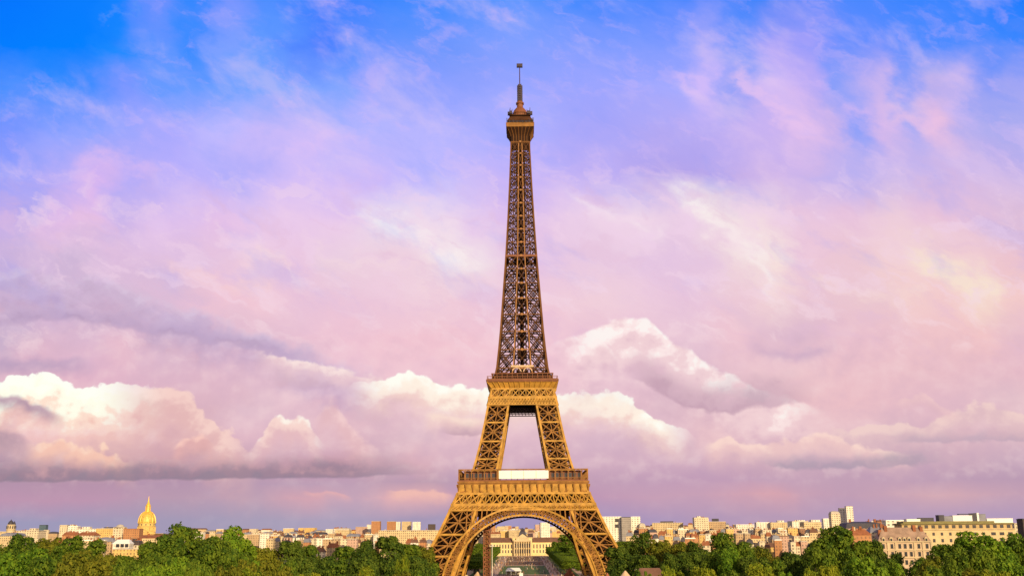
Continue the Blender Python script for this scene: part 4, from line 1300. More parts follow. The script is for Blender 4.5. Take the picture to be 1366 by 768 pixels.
# -- golden dome church
d = 1500
ctr = at(195.3, 705, d + 14)
zt = lambda y: at(195, y, d).z
gd = empty('domed_church', (ctr.x, CAM.y + d + 14, 0))
tag(gd, 'domed church with golden dome, lantern and thin spire above the left trees', 'church')
px = d / FPX * 0.985
bz = MB(); bz.box(-17, -14, -0.5, 17, 20, zt(712)); bz.box(-19, -15.5, zt(712), 19, 21, zt(711)); bz.box(-8, -17, -.5, 8, -13, zt(709))
bz.build('wall', WALL['yellow'], gd)
pd = MB(); zz = zt(709)
pd.v += [(-9, -17.4, zz), (9, -17.4, zz), (0, -17.4, zz + 4.5), (-9, -12, zz), (9, -12, zz), (0, -12, zz + 4.5)]
pd.f += [(0, 1, 2), (5, 4, 3), (0, 2, 5, 3), (1, 4, 5, 2), (0, 3, 4, 1)]
pd.build('pediment', MT['goldstone'], gd)
dr = MB(); dr.lathe([(13.6, zt(712)), (13.6, zt(709)), (12.2, zt(708.5)), (12.2, zt(702.2)), (13.3, zt(701.8)), (13.3, zt(701.0)), (12.3, zt(700.7)), (12.3, zt(698.0)), (13.0, zt(697.7)), (13.0, zt(697.0))], 32)
drum = dr.build('drum', MT['goldstone'], gd)
for kk in range(24):
    a = 2 * math.pi * kk / 24
    c_ = MB(); c_.lathe([(.8, zt(708.4)), (.7, zt(702.3))], 8, 12.8 * math.cos(a), 12.8 * math.sin(a))
    c_.build('column', MT['goldstone'], drum)
for kk in range(12):
    a = 2 * math.pi * (kk + .5) / 12
    for (ya, yb, rr, ww) in ((707.6, 703.2, 12.25, .9), (700.2, 698.4, 12.35, .8)):
        c, s = math.cos(a), math.sin(a)
        p_ = lambda t, z, o_=0.06: (rr * c - t * s + o_ * c, rr * s + t * c + o_ * s, z)
        wn = MB(); wn.face([p_(-ww, zt(ya)), p_(ww, zt(ya)), p_(ww, zt(yb)), p_(-ww, zt(yb))])
        wn.build('window', MT['slate'], drum)
zb_, zc_ = zt(697.0), zt(681.8)
prof = []
for i in range(13):
    t = i / 12
    prof.append((12.6 * math.cos(t * 1.32) ** 0.8, zb_ + (zc_ - zb_) * math.sin(t * 1.32) / math.sin(1.32)))
dm = MB(); dm.lathe(prof, 36)
dome = dm.build('dome', MT['leadgold'], gd, True)
for kk in range(12):
    rb = MB()
    a = 2 * math.pi * kk / 12
    pts = [((r_ + .15) * math.cos(a), (r_ + .15) * math.sin(a), z) for r_, z in prof]
    rb.tube(pts, [.62] * len(pts), 5)
    rb.build('rib', MT['gold'], dome)
ln = MB(); ln.lathe([(4.6, zt(682)), (4.6, zt(681)), (3.2, zt(680.8)), (3.2, zt(674.5)), (3.9, zt(674.2)), (3.6, zt(673.2)), (2.0, zt(670.5)), (1.1, zt(668)), (0.15, zt(660.8))], 16)
ln.build('lantern', MT['gold'], gd)
for kk in range(8):
    lc = MB()
    a = 2 * math.pi * kk / 8
    lc.beam((3.7 * math.cos(a), 3.7 * math.sin(a), zt(680.8)), (3.7 * math.cos(a), 3.7 * math.sin(a), zt(674.4)), .7)
    lc.build('lantern_column', MT['goldstone'], gd)

# -- little domed pavilion
c = at(159.8, 704, 1480); zt2 = lambda y: at(160, y, 1480).z
pv2 = empty('domed_pavilion', (c.x, CAM.y + 1480, 0)); tag(pv2, 'small pale pavilion with a low cupola just left of the golden dome', 'pavilion')
m_ = MB(); m_.box(-8, -4, -.5, 8, 8, zt2(703), uv=True); m_.build('wall', WALL['pale'], pv2)
m_ = MB(); m_.lathe([(8.6, zt2(703)), (8.6, zt2(702.3)), (5.4, zt2(701.8)), (5, zt2(700.6)), (3.4, zt2(699.4)), (.6, zt2(698.8))], 20, 0, 1); m_.build('roof', MT['paleroof'], pv2, True)
# -- church tower with dark cupola, far left
c = at(14.5, 707, 1900); zt3 = lambda y: at(14, y, 1900).z
ct = empty('church_tower', (c.x, CAM.y + 1900, 0)); tag(ct, 'cream church tower with dark twin-peaked cupola at the far left', 'church tower')
m_ = MB(); m_.lathe([(8.2, -.5), (8.2, zt3(706.5)), (9, zt3(706)), (8, zt3(705.6)), (7.4, zt3(700)), (8.2, zt3(699.4)), (7.4, zt3(699))], 12); m_.build('wall', MT['stone'], ct)
m_ = MB(); m_.lathe([(5.4, zt3(699)), (5.2, zt3(697.5)), (3.4, zt3(695)), (.6, zt3(693.2)), (.2, zt3(691.8))], 12, -1.5, 0); m_.lathe([(2.6, zt3(699)), (2.2, zt3(697)), (.3, zt3(694.6))], 8, 5, 0); m_.build('dome', MT['slate'], ct)
for kk in range(8):
    a = 2 * math.pi * (kk + .5) / 12 + math.pi
    m_ = MB(); m_.box(7.9 * math.cos(a) - .7, 7.9 * math.sin(a) - .7, zt3(704.6), 7.9 * math.cos(a) + .7, 7.9 * math.sin(a) + .7, zt3(701))
    m_.build('window', MT['slate'], ct)

# -- military school behind the lawn
d = CAM.y * -1 + SCHOOL_Y
zs = lambda y: at(697, y, d).z
xs_ = lambda px: at(px, 720, d).x
sch = empty('palace_school', (0, SCHOOL_Y, 0)); tag(sch, 'long golden stone palace with dark domed centre seen through the arch', 'palace')
XL, XR = xs_(646), xs_(752)
xc = xs_(697)
for (a_, b_) in ((XL, xs_(684)), (xs_(710), XR)):
    wg = MB(); wg.box(a_, 3, -.5, b_, 20, zs(723)); wing = wg.build('wing', MT['palace'], sch)
    wr = MB(); wr.box(a_ - .5, 2.5, zs(723), b_ + .3, 20.5, zs(722.2)); wr.frustum(a_, 3.5, b_, 19.5, zs(722.2), zs(716.5), (2, 7))
    wr.build('roof', MT['browntile'], wing)
    n = 10
    for i in range(n):
        x = a_ + (b_ - a_) * (i + .5) / n
        for (ya, yb) in ((737, 733), (731, 725.5)):
            m_ = MB(); m_.box(x - .7, 2.9, zs(ya), x + .7, 2.98, zs(yb)); m_.build('window', MT['slate'], wing)
cp = MB(); cp.box(xs_(684.2), 0, -.5, xs_(709.8), 22, zs(717.5), uv=False); cp.box(xs_(683.6), -.6, zs(717.5), xs_(710.4), 22.5, zs(716.4))
ctr_ = cp.build('central_pavilion', MT['palace'], sch)
for i in range(8):
    x = xs_(686.2) + (xs_(707.8) - xs_(686.2)) * i / 7
    c_ = MB(); c_.lathe([(.85, 0), (.8, .6), (.7, 1), (.62, zs(722.5)), (.95, zs(721.8))], 10, x, -2.2); c_.build('column', MT['stone'], ctr_)
en = MB(); en.box(xs_(685.2), -3.2, zs(721.8), xs_(708.8), 0, zs(719.6))
en.v += [(xs_(689), -3.2, zs(717.0)), (xs_(705), -3.2, zs(717.0)), (xc, -3.2, zs(711.5)), (xs_(689), 2, zs(717.0)), (xs_(705), 2, zs(717.0)), (xc, 2, zs(711.5))]
i = len(en.v) - 6
en.f += [(i, i + 1, i + 2), (i + 5, i + 4, i + 3), (i, i + 2, i + 5, i + 3), (i + 1, i + 4, i + 5, i + 2), (i, i + 3, i + 4, i + 1)]
en.box(xs_(688.5), -3.0, zs(719.6), xs_(705.5), 1.5, zs(717.0))
en.build('pediment', MT['stone'], ctr_)
for i in range(7):
    x = xs_(687.8) + (xs_(706.2) - xs_(687.8)) * i / 6
    for (ya, yb) in ((737.5, 732), (730, 724)):
        wn = MB(); wn.box(x - .75, -.12, zs(ya), x + .75, -.02, zs(yb)); wn.build('window', MT['slate'], ctr_)
do = MB(); do.frustum(xs_(691), 3, xs_(703), 17, zs(716.4), zs(709), (2.0, 2.2)); do.frustum(xs_(691) + 2, 5.2, xs_(703) - 2, 14.8, zs(709), zs(706), (2.3, 3)); do.box(xc - .7, 8.5, zs(706), xc + .7, 11.5, zs(703.5))
do.build('dome', MT['slate'], sch)
sk = MB(); sk.box(xc - 3, -18, 0, xc + 3, -12, 2.2); sk.box(xc - 1.5, -16.5, 2.2, xc + 1.5, -13.5, 6.5); sk.box(xc - 1, -16, 6.5, xc + 1, -14, 8.2)
tag(sk.build('monument', MT['white']), 'pale stone monument standing before the palace doors', 'monument')

# towers glimpsed through the arch
house(655, 661, 699.5, 712, 2500, 'orange', 'flat', label='orange tower glimpsed at the left inside the arch', extras=False)
house(663, 678, 701.5, 712, 2400, 'cream', 'flat', label='cream block on the skyline inside the arch, right of orange tower', extras=False)
house(721, 733.5, 696.5, 712, 2100, 'white', 'flat', 'white', label='white tower glimpsed at the right inside the arch', extras=False)
house(714, 720, 699, 712, 2400, 'pink', 'flat', label='rose tower left of the white tower inside the arch', extras=False)

# -- stone mansion at the right
d = 640
zm = lambda y: at(1210, y, d).z
X = lambda px_: at(px_, 715, d).x
man = empty('stone_mansion', (X(1200), CAM.y + d, 0), R(-7)); tag(man, 'rose stone mansion with tall pitched roof and dormers rising above right trees', 'mansion')
def mx(px_): return X(px_) - X(1200)
m_ = MB(); m_.box(mx(1172), 0, -.5, mx(1240), 16, zm(722)); m_.build('wall', mat('rose_limestone', (0.58, 0.42, 0.29), 0.85, 0.14, 0.3), man)
m_ = MB()
for y_ in (722, 733, 743): m_.box(mx(1171.5), -.7, zm(y_) - .35, mx(1240.5), .0, zm(y_) + .35)
for p_ in (1172.5, 1184, 1194, 1218, 1229, 1239.5): m_.box(mx(p_) - .55, -.5, 0, mx(p_) + .55, 0.0, zm(722) - .4)
m_.build('cornice', MT['stone'], man)
m_ = MB(); m_.frustum(mx(1172), .2, mx(1240), 15.8, zm(722) + .36, zm(703), (4, 5.5)); m_.build('roof', mat('rose_brown_roof', (0.33, 0.22, 0.16), 0.8, 0.25, 0.3), man)
for p_, y_ in ((1177, 706), (1185, 700.5), (1222, 700), (1231, 702)):
    m_ = MB(); m_.box(mx(p_) - .9, 4, zm(715), mx(p_) + .9, 6.5, zm(y_)); m_.build('chimney', MT['tile'], man)
for i, p_ in enumerate((1179, 1189, 1200, 1206, 1212, 1224, 1234)):
    m_ = MB(); m_.box(mx(p_) - 1.0, .1, zm(721.4), mx(p_) + 1.0, 3.0, zm(717)); m_.frustum(mx(p_) - 1.2, 0, mx(p_) + 1.2, 3.4, zm(717), zm(715.4), (1.1, .4))
    dmr = m_.build('dormer', MT['stone'], man)
    m_ = MB(); m_.box(mx(p_) - .6, .02, zm(721), mx(p_) + .6, .09, zm(717.8)); m_.build('pane', MT['glass'], dmr)
for p_ in (1178, 1189, 1199, 1206, 1213, 1223.5, 1234):
    for (ya, yb) in ((731.5, 724.5), (742, 735), (753, 746)):
        m_ = MB(); m_.box(mx(p_) - 1.05, -.12, zm(ya), mx(p_) + 1.05, .0, zm(yb))
        w_ = m_.build('window', MT['stone'], man)
        m_ = MB(); m_.box(mx(p_) - .8, -.2, zm(ya) + .2, mx(p_) + .8, -.13, zm(yb) - .2); m_.build('pane', MT['glass'], w_)

d = 760
zm = lambda y: at(1290, y, d).z
X = lambda px_: at(px_, 715, d).x
lb = empty('apartment_building', (X(1290), CAM.y + d, 0), R(-3)); tag(lb, 'long cream apartment building with recessed top floor behind the right trees', 'building')
def mx(px_): return X(px_) - X(1290)
cream = mat('cream_render', (0.62, 0.47, 0.26), 0.85, 0.1, 0.2)
m_ = MB(); m_.box(mx(1205), 0, -.5, mx(1354), 22, zm(706)); m_.build('wall', cream, lb)
m_ = MB(); m_.box(mx(1204), -.8, zm(706), mx(1355), 22.5, zm(704.6)); m_.build('cornice', MT['stone'], lb)
m_ = MB(); m_.box(mx(1207), 2, zm(704.6), mx(1352), 20, zm(698.5)); at_ = m_.build('attic', mat('attic_render', (0.50, 0.36, 0.17), 0.85, 0.15, 0.2), lb)
m_ = MB(); m_.box(mx(1205), .6, zm(698.5), mx(1354), 21, zm(697)); m_.box(mx(1210), 3, zm(697), mx(1330), 19, zm(694.5)); m_.build('roof', mat('mossy_roof', (0.22, 0.19, 0.08), 0.9, 0.2, 0.2), lb)
for i, p_ in enumerate(range(1210, 1352, 9)):
    m_ = MB(); m_.box(mx(p_), 1.9, zm(703.9), mx(p_ + 4.6), 1.98, zm(699.6)); m_.build('window', MT['glass'], lb)
for i, p_ in enumerate(range(1212, 1352, 11)):
    for (ya, yb) in ((713.5, 709.5), (722.5, 718), (732, 727)):
        m_ = MB(); m_.box(mx(p_), -.09, zm(ya), mx(p_ + (3.2 if p_ < 1318 else 6)), -.01, zm(yb)); m_.build('window', MT['glass'], lb)
for (a_, b_, y0_, y1_, mt_) in ((1216, 1234, 691.5, 694.5, 'white'), (1234, 1252, 690, 694.5, 'slate'), (1259, 1266, 686.5, 694.5, 'slate'), (1266, 1277, 688, 694.5, 'zinc'), (1277.5, 1303, 687.2, 694.5, 'white'), (1303.5, 1309, 684.5, 694.5, 'slate'), (1309.5, 1312, 684, 694.5, 'white'), (1312, 1321, 685.5, 694.5, 'zinc'), (1322, 1356, 691.5, 697, 'white')):
    m_ = MB(); m_.box(mx(a_), 5, zm(y1_) - .3, mx(b_), 12, zm(y0_)); m_.box(mx(a_) - .2, 4.8, zm(y0_), mx(b_) + .2, 12.2, zm(y0_) + .25)
    m_.build('plant_room', MT[mt_], lb)
m_ = MB(); m_.box(mx(1286), 4.9, zm(685.8), mx(1306), 9, zm(684.6)); m_.build('canopy', MT['slate'], lb)
house(1353, 1366.5, 697, 720, 860, 'pale', 'flat', label='pale block at the right edge beyond the long cream building', extras=False)
house(1363.5, 1372, 691, 720, 820, 'dark', 'flat', 'slate', label='dark slab cut by the right edge', extras=False)

# things round the tower's feet
d = 556
c = at(649.5, 740, d); zt4 = at(649, 700, d).z
ms = MB()
hw = 1.75
for x in (-hw, hw):
    for y in (-hw, hw): ms.beam((x, y, 0), (x, y, zt4), .5)
nz = 14
for i in range(nz):
    z0, z1 = zt4 * i / nz, zt4 * (i + 1) / nz
    for k in range(4):
        ms.beam(rot_k((-hw, -hw, z0), k), rot_k((hw, -hw, z1), k), .34); ms.beam(rot_k((hw, -hw, z0), k), rot_k((-hw, -hw, z1), k), .34); ms.beam(rot_k((-hw, -hw, z1), k), rot_k((hw, -hw, z1), k), .4)
lm = empty('lift_mast', (c.x, CAM.y + d, 0)); tag(lm, 'tall red-brown lattice mast standing under the arch near the left leg', 'mast')
ms.build('frame', MT['iron_red'], lm)
m_ = MB(); m_.box(-1.1, -.2, 0, 1.1, 1.1, zt4 - 1); m_.build('stair_core', MT['iron_mid'], lm)
m_ = MB(); m_.box(-2.6, -2.6, zt4 - 3.2, 2.6, 2.6, zt4 - 2.6); m_.box(-2.6, -2.6, 0, 2.6, 2.6, .8); m_.build('landing', MT['iron_red'], lm)
c = at(657.3, 740, 560)
lp = empty('lamp_post', (c.x, -30, 0)); tag(lp, 'slim pale lamp post right of the red-brown mast', 'lamp post')
m_ = MB(); m_.lathe([(.5, 0), (.45, 1), (.28, 1.2), (.2, at(657, 728, 560).z)], 10); m_.build('pole', MT['metalpole'], lp)
zz = at(657, 728, 560).z
m_ = MB(); m_.box(-1.2, -.3, zz, 1.2, .3, zz + .35); m_.lathe([(.3, zz + .35), (.45, zz + .9), (.1, zz + 1.4)], 8); m_.build('lamp_head', MT['metalpole'], lp)


def kiosk(px_, py_, d, w, label, roofm, wallm='stone'):
    c = at(px_, py_, d); z0 = ground_z(CAM.y + d); h = c.z - z0
    o = empty('kiosk', (c.x, CAM.y + d, z0)); tag(o, label, 'kiosk')
    m_ = MB(); m_.lathe([(w * .44, 0), (w * .44, h * .6)], 12); m_.build('wall', MT[wallm], o)
    m_ = MB(); m_.lathe([(w * .55, h * .57), (w * .54, h * .64), (w * .22, h * .86), (.25, h)], 12); m_.build('roof', MT[roofm], o)
    for kk in range(12):
        a = 2 * math.pi * (kk) / 12
        m_ = MB(); m_.beam((w * .5 * math.cos(a), w * .5 * math.sin(a), 0), (w * .5 * math.cos(a), w * .5 * math.sin(a), h * .6), .25)
        m_.build('post', MT['metalpole'], o)


kiosk(834, 760.5, 400, 9.5, 'round kiosk with pale peaked roof right of the right leg', 'canvas')
kiosk(810, 763.5, 405, 5.5, 'small round kiosk with clay roof at the right leg foot', 'tile')
kiosk(760, 757.5, 560, 6.5, 'orange roofed kiosk under the arch near the right leg', 'tile', 'iron')
kiosk(637, 762, 560, 6, 'small tan kiosk under the arch left of the mast', 'canvas', 'iron')
# low pink pavilion beyond the kiosks
house(848, 888, 757.5, 768, 398, 'pink', 'hip', 'browntile', extras=False, label='low rose pavilion among the trees right of the kiosks', yaw=0.0)
# white stage on the lawn
c = at(685, 757, 735)
st = empty('marquee', (c.x, CAM.y + 735, 0)); tag(st, 'white open marquee standing on the lawn beyond the arch', 'marquee')
hz = c.z
for x in (-5.2, -1.7, 1.7, 5.2):
    for y in (0, 7):
        m_ = MB(); m_.beam((x, y, 0), (x, y, hz - 2), .4); m_.build('post', MT['white'], st)
m_ = MB(); m_.frustum(-5.8, -.8, 5.8, 7.8, hz - 2.2, hz, (1.5, 3.6)); m_.build('roof', MT['white'], st)
m_ = MB(); m_.box(-5.2, 6.6, .2, 5.2, 6.8, hz - 2.2); m_.build('back_panel', MT['paleroof'], st)

# crowd on the walks and lawn
cr = MB(); cols = []
def person_blob(x, y, s, col):
    n0 = len(cr.f)
    cr.frustum(x - .24 * s, y - .16 * s, x + .24 * s, y + .16 * s, .012, .85 * s, (.04, .02))
    cr.frustum(x - .27 * s, y - .17 * s, x + .27 * s, y + .17 * s, .85 * s, 1.45 * s, (.08, .05))
    cr.lathe([(.05 * s, 1.44 * s), (.12 * s, 1.52 * s), (.12 * s, 1.64 * s), (.05 * s, 1.74 * s)], 6, x, y)
    cols.extend([col] * (len(cr.f) - n0))
pal = [(.5, .40, .3), (.10, .06, .05), (.3, .10, .06), (.12, .12, .18), (.6, .5, .4), (.25, .14, .08), (.40, .24, .12), (.14, .09, .07)]
for i in range(520):
    t = rnd.random()
    y = 60 + 600 * rnd.random() ** .8
    if t < .45: x = rnd.uniform(19.5, 29) * rnd.choice((-1, 1))
    else: x = rnd.uniform(-19, 19)
    person_blob(x, y, rnd.uniform(.9, 1.05) * (1 if t < .6 else .8), rnd.choice(pal))
cm_, nt, bs = new_mat('crowd_clothes')
vc = nt.nodes.new('ShaderNodeVertexColor'); vc.layer_name = 'Col'
nt.links.new(vc.outputs[0], bs.inputs['Base Color']); bs.inputs['Roughness'].default_value = .9
co = cr.build('crowd', cm_)
att = co.data.color_attributes.new('Col', 'FLOAT_COLOR', 'CORNER')
for pgon, c_ in zip(co.data.polygons, cols):
    for li in pgon.loop_indices: att.data[li].color = (*c_, 1)
tag(co, 'distant crowd strolling and sitting on the lawn and walks beyond the arch', 'crowd', kind='stuff')

# ------------------------------------------------------------------ trees
def crown_mesh(name, seed, nleaf, lobes, leaf, material, squash=1.0, box=False):
    r = np.random.default_rng(seed)
    L = np.array(lobes, float)                       # cx cy cz rx ry rz
    wts = (L[:, 3] * L[:, 5]); wts /= wts.sum()
    idx = r.choice(len(L), nleaf, p=wts)
    dv = r.normal(size=(nleaf, 3)); dv /= np.linalg.norm(dv, axis=1, keepdims=True)
    dv[:, 2] = np.where(dv[:, 2] < -0.55, -dv[:, 2], dv[:, 2])
    if box:
        dv = dv / np.max(np.abs(dv), axis=1, keepdims=True)
    rad = r.uniform(0.62, 1.03, nleaf) ** 0.6
    # bumps on every lobe so the outline is ragged
    ph = r.uniform(0, 6.28, (len(L), 3))
    bump = 1 + 0.13 * np.sin(dv[:, 0] * 6 + ph[idx, 0]) * np.sin(dv[:, 1] * 6 + ph[idx, 1]) + 0.10 * np.sin(dv[:, 2] * 9 + ph[idx, 2])
    c = L[idx, :3] + dv * L[idx, 3:6] * (rad * bump)[:, None]
    nrm = dv + r.normal(size=(nleaf, 3)) * 0.38
    nrm /= np.linalg.norm(nrm, axis=1, keepdims=True)
    up = r.normal(size=(nleaf, 3))
    t = np.cross(nrm, up); t /= np.linalg.norm(t, axis=1, keepdims=True)
    b_ = np.cross(nrm, t)
    s = leaf * r.uniform(0.55, 1.35, nleaf)[:, None]
    v = np.empty((nleaf, 4, 3))
    v[:, 0] = c - t * s; v[:, 1] = c - b_ * s * .6 + nrm * s * .15; v[:, 2] = c + t * s; v[:, 3] = c + b_ * s * .6 + nrm * s * .15
    me = bpy.data.meshes.new(name)
    me.vertices.add(nleaf * 4); me.loops.add(nleaf * 4); me.polygons.add(nleaf)
    me.vertices.foreach_set('co', v.reshape(-1))
    me.loops.foreach_set('vertex_index', np.arange(nleaf * 4, dtype=np.int32))
    me.polygons.foreach_set('loop_start', np.arange(0, nleaf * 4, 4, dtype=np.int32))
    me.polygons.foreach_set('loop_total', np.full(nleaf, 4, dtype=np.int32))
    me.update(calc_edges=True)
    me.materials.append(material)
    return me


def lobes_for(seed, n=22, tall=False):
    """unit tree: crown 10 wide, crown from z 3 to 14"""
    r = random.Random(seed)
    out = [(0, 0, 8.4, 3.6, 3.6, 4.2)]
    for i in range(n):
        z = r.uniform(4.6, 12.6)
        k = 1 - abs((z - 8.0) / 6.2) ** 2
        R_ = 3.9 * math.sqrt(max(k, .05))
        a = r.uniform(0, 6.283)
        q = R_ * r.uniform(.55, 1.0)
        s = r.uniform(1.0, 2.1) * (.75 + .25 * k)
        out.append((q * math.cos(a), q * math.sin(a), z, s, s, s * .85))
    return out


def trunk_mesh(name, seed):
    r = random.Random(seed)
    m_ = MB()
    m_.tube([(0, 0, -2), (.05, 0, 1), (.1, .05, 4), (0, .1, 8), (.1, 0, 11.5)], [.5, .4, .32, .2, .06], 8)
    for i in range(7):
        a = r.uniform(0, 6.283); z = r.uniform(3, 7.5); l = r.uniform(2.2, 3.8)
        m_.tube([(0.05, 0, z), (l * .5 * math.cos(a), l * .5 * math.sin(a), z + l * .45), (l * math.cos(a), l * math.sin(a), z + l * 1.0)], [.17, .11, .04], 6)
    return m_.mesh(name, MT['bark'])


CROWNS = {}
for tone in LEAF:
    CROWNS[tone] = [crown_mesh('crown', 11 * j + len(tone) * 7, 7000, lobes_for(j * 13 + len(tone), 20 + 4 * j), 0.30, LEAF[tone]) for j in range(3)]
TRUNKS = [trunk_mesh('trunk', s) for s in (1, 2, 3)]
TREES = []


def tree(px_, ytop, d, wpx, tone, row):
    p = at(px_, ytop, d)
    z0 = ground_z(CAM.y + d)
    h = max(p.z - z0, 5)
    w = wpx * d / FPX * 0.98
    o = empty('tree', (p.x, CAM.y + d, z0), rnd.uniform(0, 6.28))
    sxy = w / 10.0
    o.scale = (sxy, sxy * rnd.uniform(.85, 1.1), h / (13.2 if px_ < 195 else 13.75))
    for nm, me in (('crown', rnd.choice(CROWNS[tone])), ('trunk', rnd.choice(TRUNKS))):
        c_ = bpy.data.objects.new(nm, me); COL.objects.link(c_); c_.parent = o
    TREES.append([o, px_, ytop, wpx, tone, row])
    return o


T = [  # px, top, distance, width px, tone
 # left wood, back row
 (6, 726, 470, 50, 'deep'), (34, 716, 460, 58, 'deep'), (66, 716, 480, 52, 'olive'), (92, 718, 470, 48, 'deep'), (120, 723, 450, 50, 'deep'), (148, 734, 440, 52, 'olive'), (176, 741, 420, 46, 'deep'),
 (206, 722, 420, 54, 'deep'), (246, 701, 400, 84, 'deep'), (228, 713, 380, 60, 'deep'), (276, 716, 390, 52, 'deep'), (316, 703, 380, 66, 'bright'), (300, 716, 360, 50, 'deep'), (340, 720, 420, 48, 'olive'), (362, 730, 430, 42, 'olive'),
 (392, 718, 430, 52, 'dark'), (412, 724, 450, 40, 'deep'), (436, 738, 430, 48, 'olive'), (464, 726, 470, 46, 'deep'), (492, 721, 480, 46, 'dark'), (522, 712, 480, 54, 'dark'), (546, 723, 490, 44, 'deep'), (566, 726, 500, 40, 'olive'), (482, 728, 460, 40, 'dark'),
 # left wood, middle
 (52, 733, 330, 62, 'bright'), (104, 738, 320, 60, 'olive'), (150, 745, 310, 54, 'olive'), (202, 738, 300, 56, 'deep'), (270, 728, 310, 70, 'deep'), (318, 732, 310, 58, 'deep'), (362, 743, 330, 54, 'olive'), (402, 741, 340, 56, 'dark'), (446, 746, 340, 52, 'deep'), (486, 742, 350, 54, 'dark'), (524, 745, 360, 48, 'dark'), (556, 742, 380, 50, 'dark'), (572, 748, 400, 36, 'deep'), (384, 748, 320, 40, 'deep'), (430, 738, 380, 44, 'dark'),
 # left wood, front
 (14, 737, 210, 74, 'bright'), (60, 744, 215, 60, 'deep'), (92, 748, 210, 56, 'olive'), (134, 748, 215, 60, 'olive'), (172, 752, 205, 46, 'deep'), (232, 740, 215, 60, 'bright'), (188, 757, 190, 50, 'bright'), (270, 752, 200, 52, 'deep'), (306, 748, 215, 52, 'olive'), (340, 758, 200, 48, 'lime'), (376, 755, 215, 44, 'olive'), (418, 761, 205, 60, 'lime'), (496, 757, 205, 62, 'lime'), (535, 742, 260, 26, 'lime'), (536, 757, 250, 44, 'olive'), (566, 760, 260, 40, 'deep'), (330, 746, 240, 44, 'olive'),
 # right wood, back row
 (853, 710, 560, 38, 'dark'), (880, 716, 540, 44, 'olive'), (906, 717, 520, 42, 'olive'), (930, 722, 500, 40, 'dark'), (966, 710, 470, 50, 'deep'), (990, 722, 470, 44, 'deep'), (1014, 722, 480, 44, 'olive'), (1034, 736, 470, 38, 'olive'), (1056, 736, 440, 40, 'dark'), (1080, 722, 430, 44, 'deep'), (1106, 702, 400, 78, 'deep'), (1140, 717, 400, 52, 'deep'), (1162, 721, 400, 44, 'dark'), (1186, 738, 380, 40, 'dark'), (1238, 736, 360, 44, 'olive'), (1262, 722, 360, 52, 'deep'), (1308, 706, 360, 76, 'bright'), (1284, 715, 370, 48, 'deep'), (1346, 709, 370, 60, 'bright'), (1366, 716, 360, 50, 'deep'),
 # right wood, middle
 (826, 727, 470, 48, 'dark'), (858, 737, 450, 46, 'dark'), (892, 738, 420, 46, 'dark'), (916, 733, 430, 48, 'dark'), (948, 735, 400, 48, 'deep'), (976, 731, 390, 54, 'bright'), (1004, 740, 380, 46, 'dark'), (1034, 746, 360, 50, 'deep'), (1068, 738, 340, 52, 'dark'), (1098, 726, 320, 56, 'deep'), (1128, 735, 320, 50, 'deep'), (1176, 742, 330, 50, 'deep'), (1240, 746, 300, 52, 'olive'), (1272, 736, 300, 56, 'deep'), (1306, 730, 300, 60, 'deep'), (1340, 734, 300, 56, 'bright'), (822, 745, 450, 40, 'dark'), (1220, 744, 330, 40, 'deep'),
 # right wood, front
 (866, 763, 300, 18, 'bright'), (847, 761, 330, 24, 'deep'), (884, 760, 330, 22, 'olive'), (898, 757, 260, 44, 'lime'), (938, 753, 250, 48, 'lime'), (972, 760, 240, 40, 'deep'), (1012, 751, 240, 52, 'lime'), (1046, 758, 230, 40, 'bright'), (1084, 760, 215, 36, 'lime'), (1108, 750, 215, 44, 'lime'), (1146, 736, 215, 72, 'bright'), (1188, 748, 220, 44, 'bright'), (1206, 756, 210, 56, 'olive'), (1258, 757, 215, 56, 'deep'), (1296, 752, 205, 54, 'olive'), (1326, 757, 200, 44, 'lime'), (1354, 746, 205, 56, 'bright'), (1030, 764, 200, 30, 'lime'), (1240, 764, 200, 34, 'lime'),
]
nback = 0
for (a_, b_, c_, d_, e_) in T:
    tree(a_, b_, c_, d_, e_, 'back' if c_ >= 355 else ('middle' if c_ >= 290 else 'front'))

# woods beside the lawn, behind the tower's legs
for s, lst in ((-1, [(560, 726, 760, 40), (612, 726, 800, 34), (628, 730, 840, 28), (604, 740, 700, 36), (622, 742, 720, 26), (640, 724, 1000, 22), (634, 738, 760, 22)]),
               (1, [(760, 711, 900, 40), (745, 722, 960, 26), (784, 716, 860, 40), (830, 720, 780, 40), (770, 731, 800, 30), (788, 742, 720, 36), (776, 748, 705, 22)])):
    for (a_, b_, c_, d_) in lst:
        tree(a_, b_, c_, d_, 'deep' if (a_ % 3) else 'dark', 'lawn')

# clipped trees in walls along both sides of the lawn
hm = crown_mesh('crown', 5, 2600, [(0, 0, 8, 4.6, 4.6, 3.6)] * 1, 0.36, LEAF['deep'], box=True)
for s in (-1, 1):
    for i in range(50):
        y = 125 + i * 10.5
        o = empty('clipped_tree', (s * (34.5 if s < 0 else 32.5) + rnd.uniform(-.4, .4), y, 0), 0)
        o.scale = (1.25, 1.2, rnd.uniform(.92, 1.04))
        for nm, me in (('crown', hm), ('trunk', TRUNKS[i % 3])):
            c_ = bpy.data.objects.new(nm, me); COL.objects.link(c_); c_.parent = o
            if nm == 'trunk': c_.scale = (.8, .8, .7)
        sd = 'left' if s < 0 else 'right'
        tag(o, 'clipped tree in the box-cut foliage wall lining the %s of the far lawn' % sd, 'tree', 'clipped trees on the %s of the lawn' % sd)

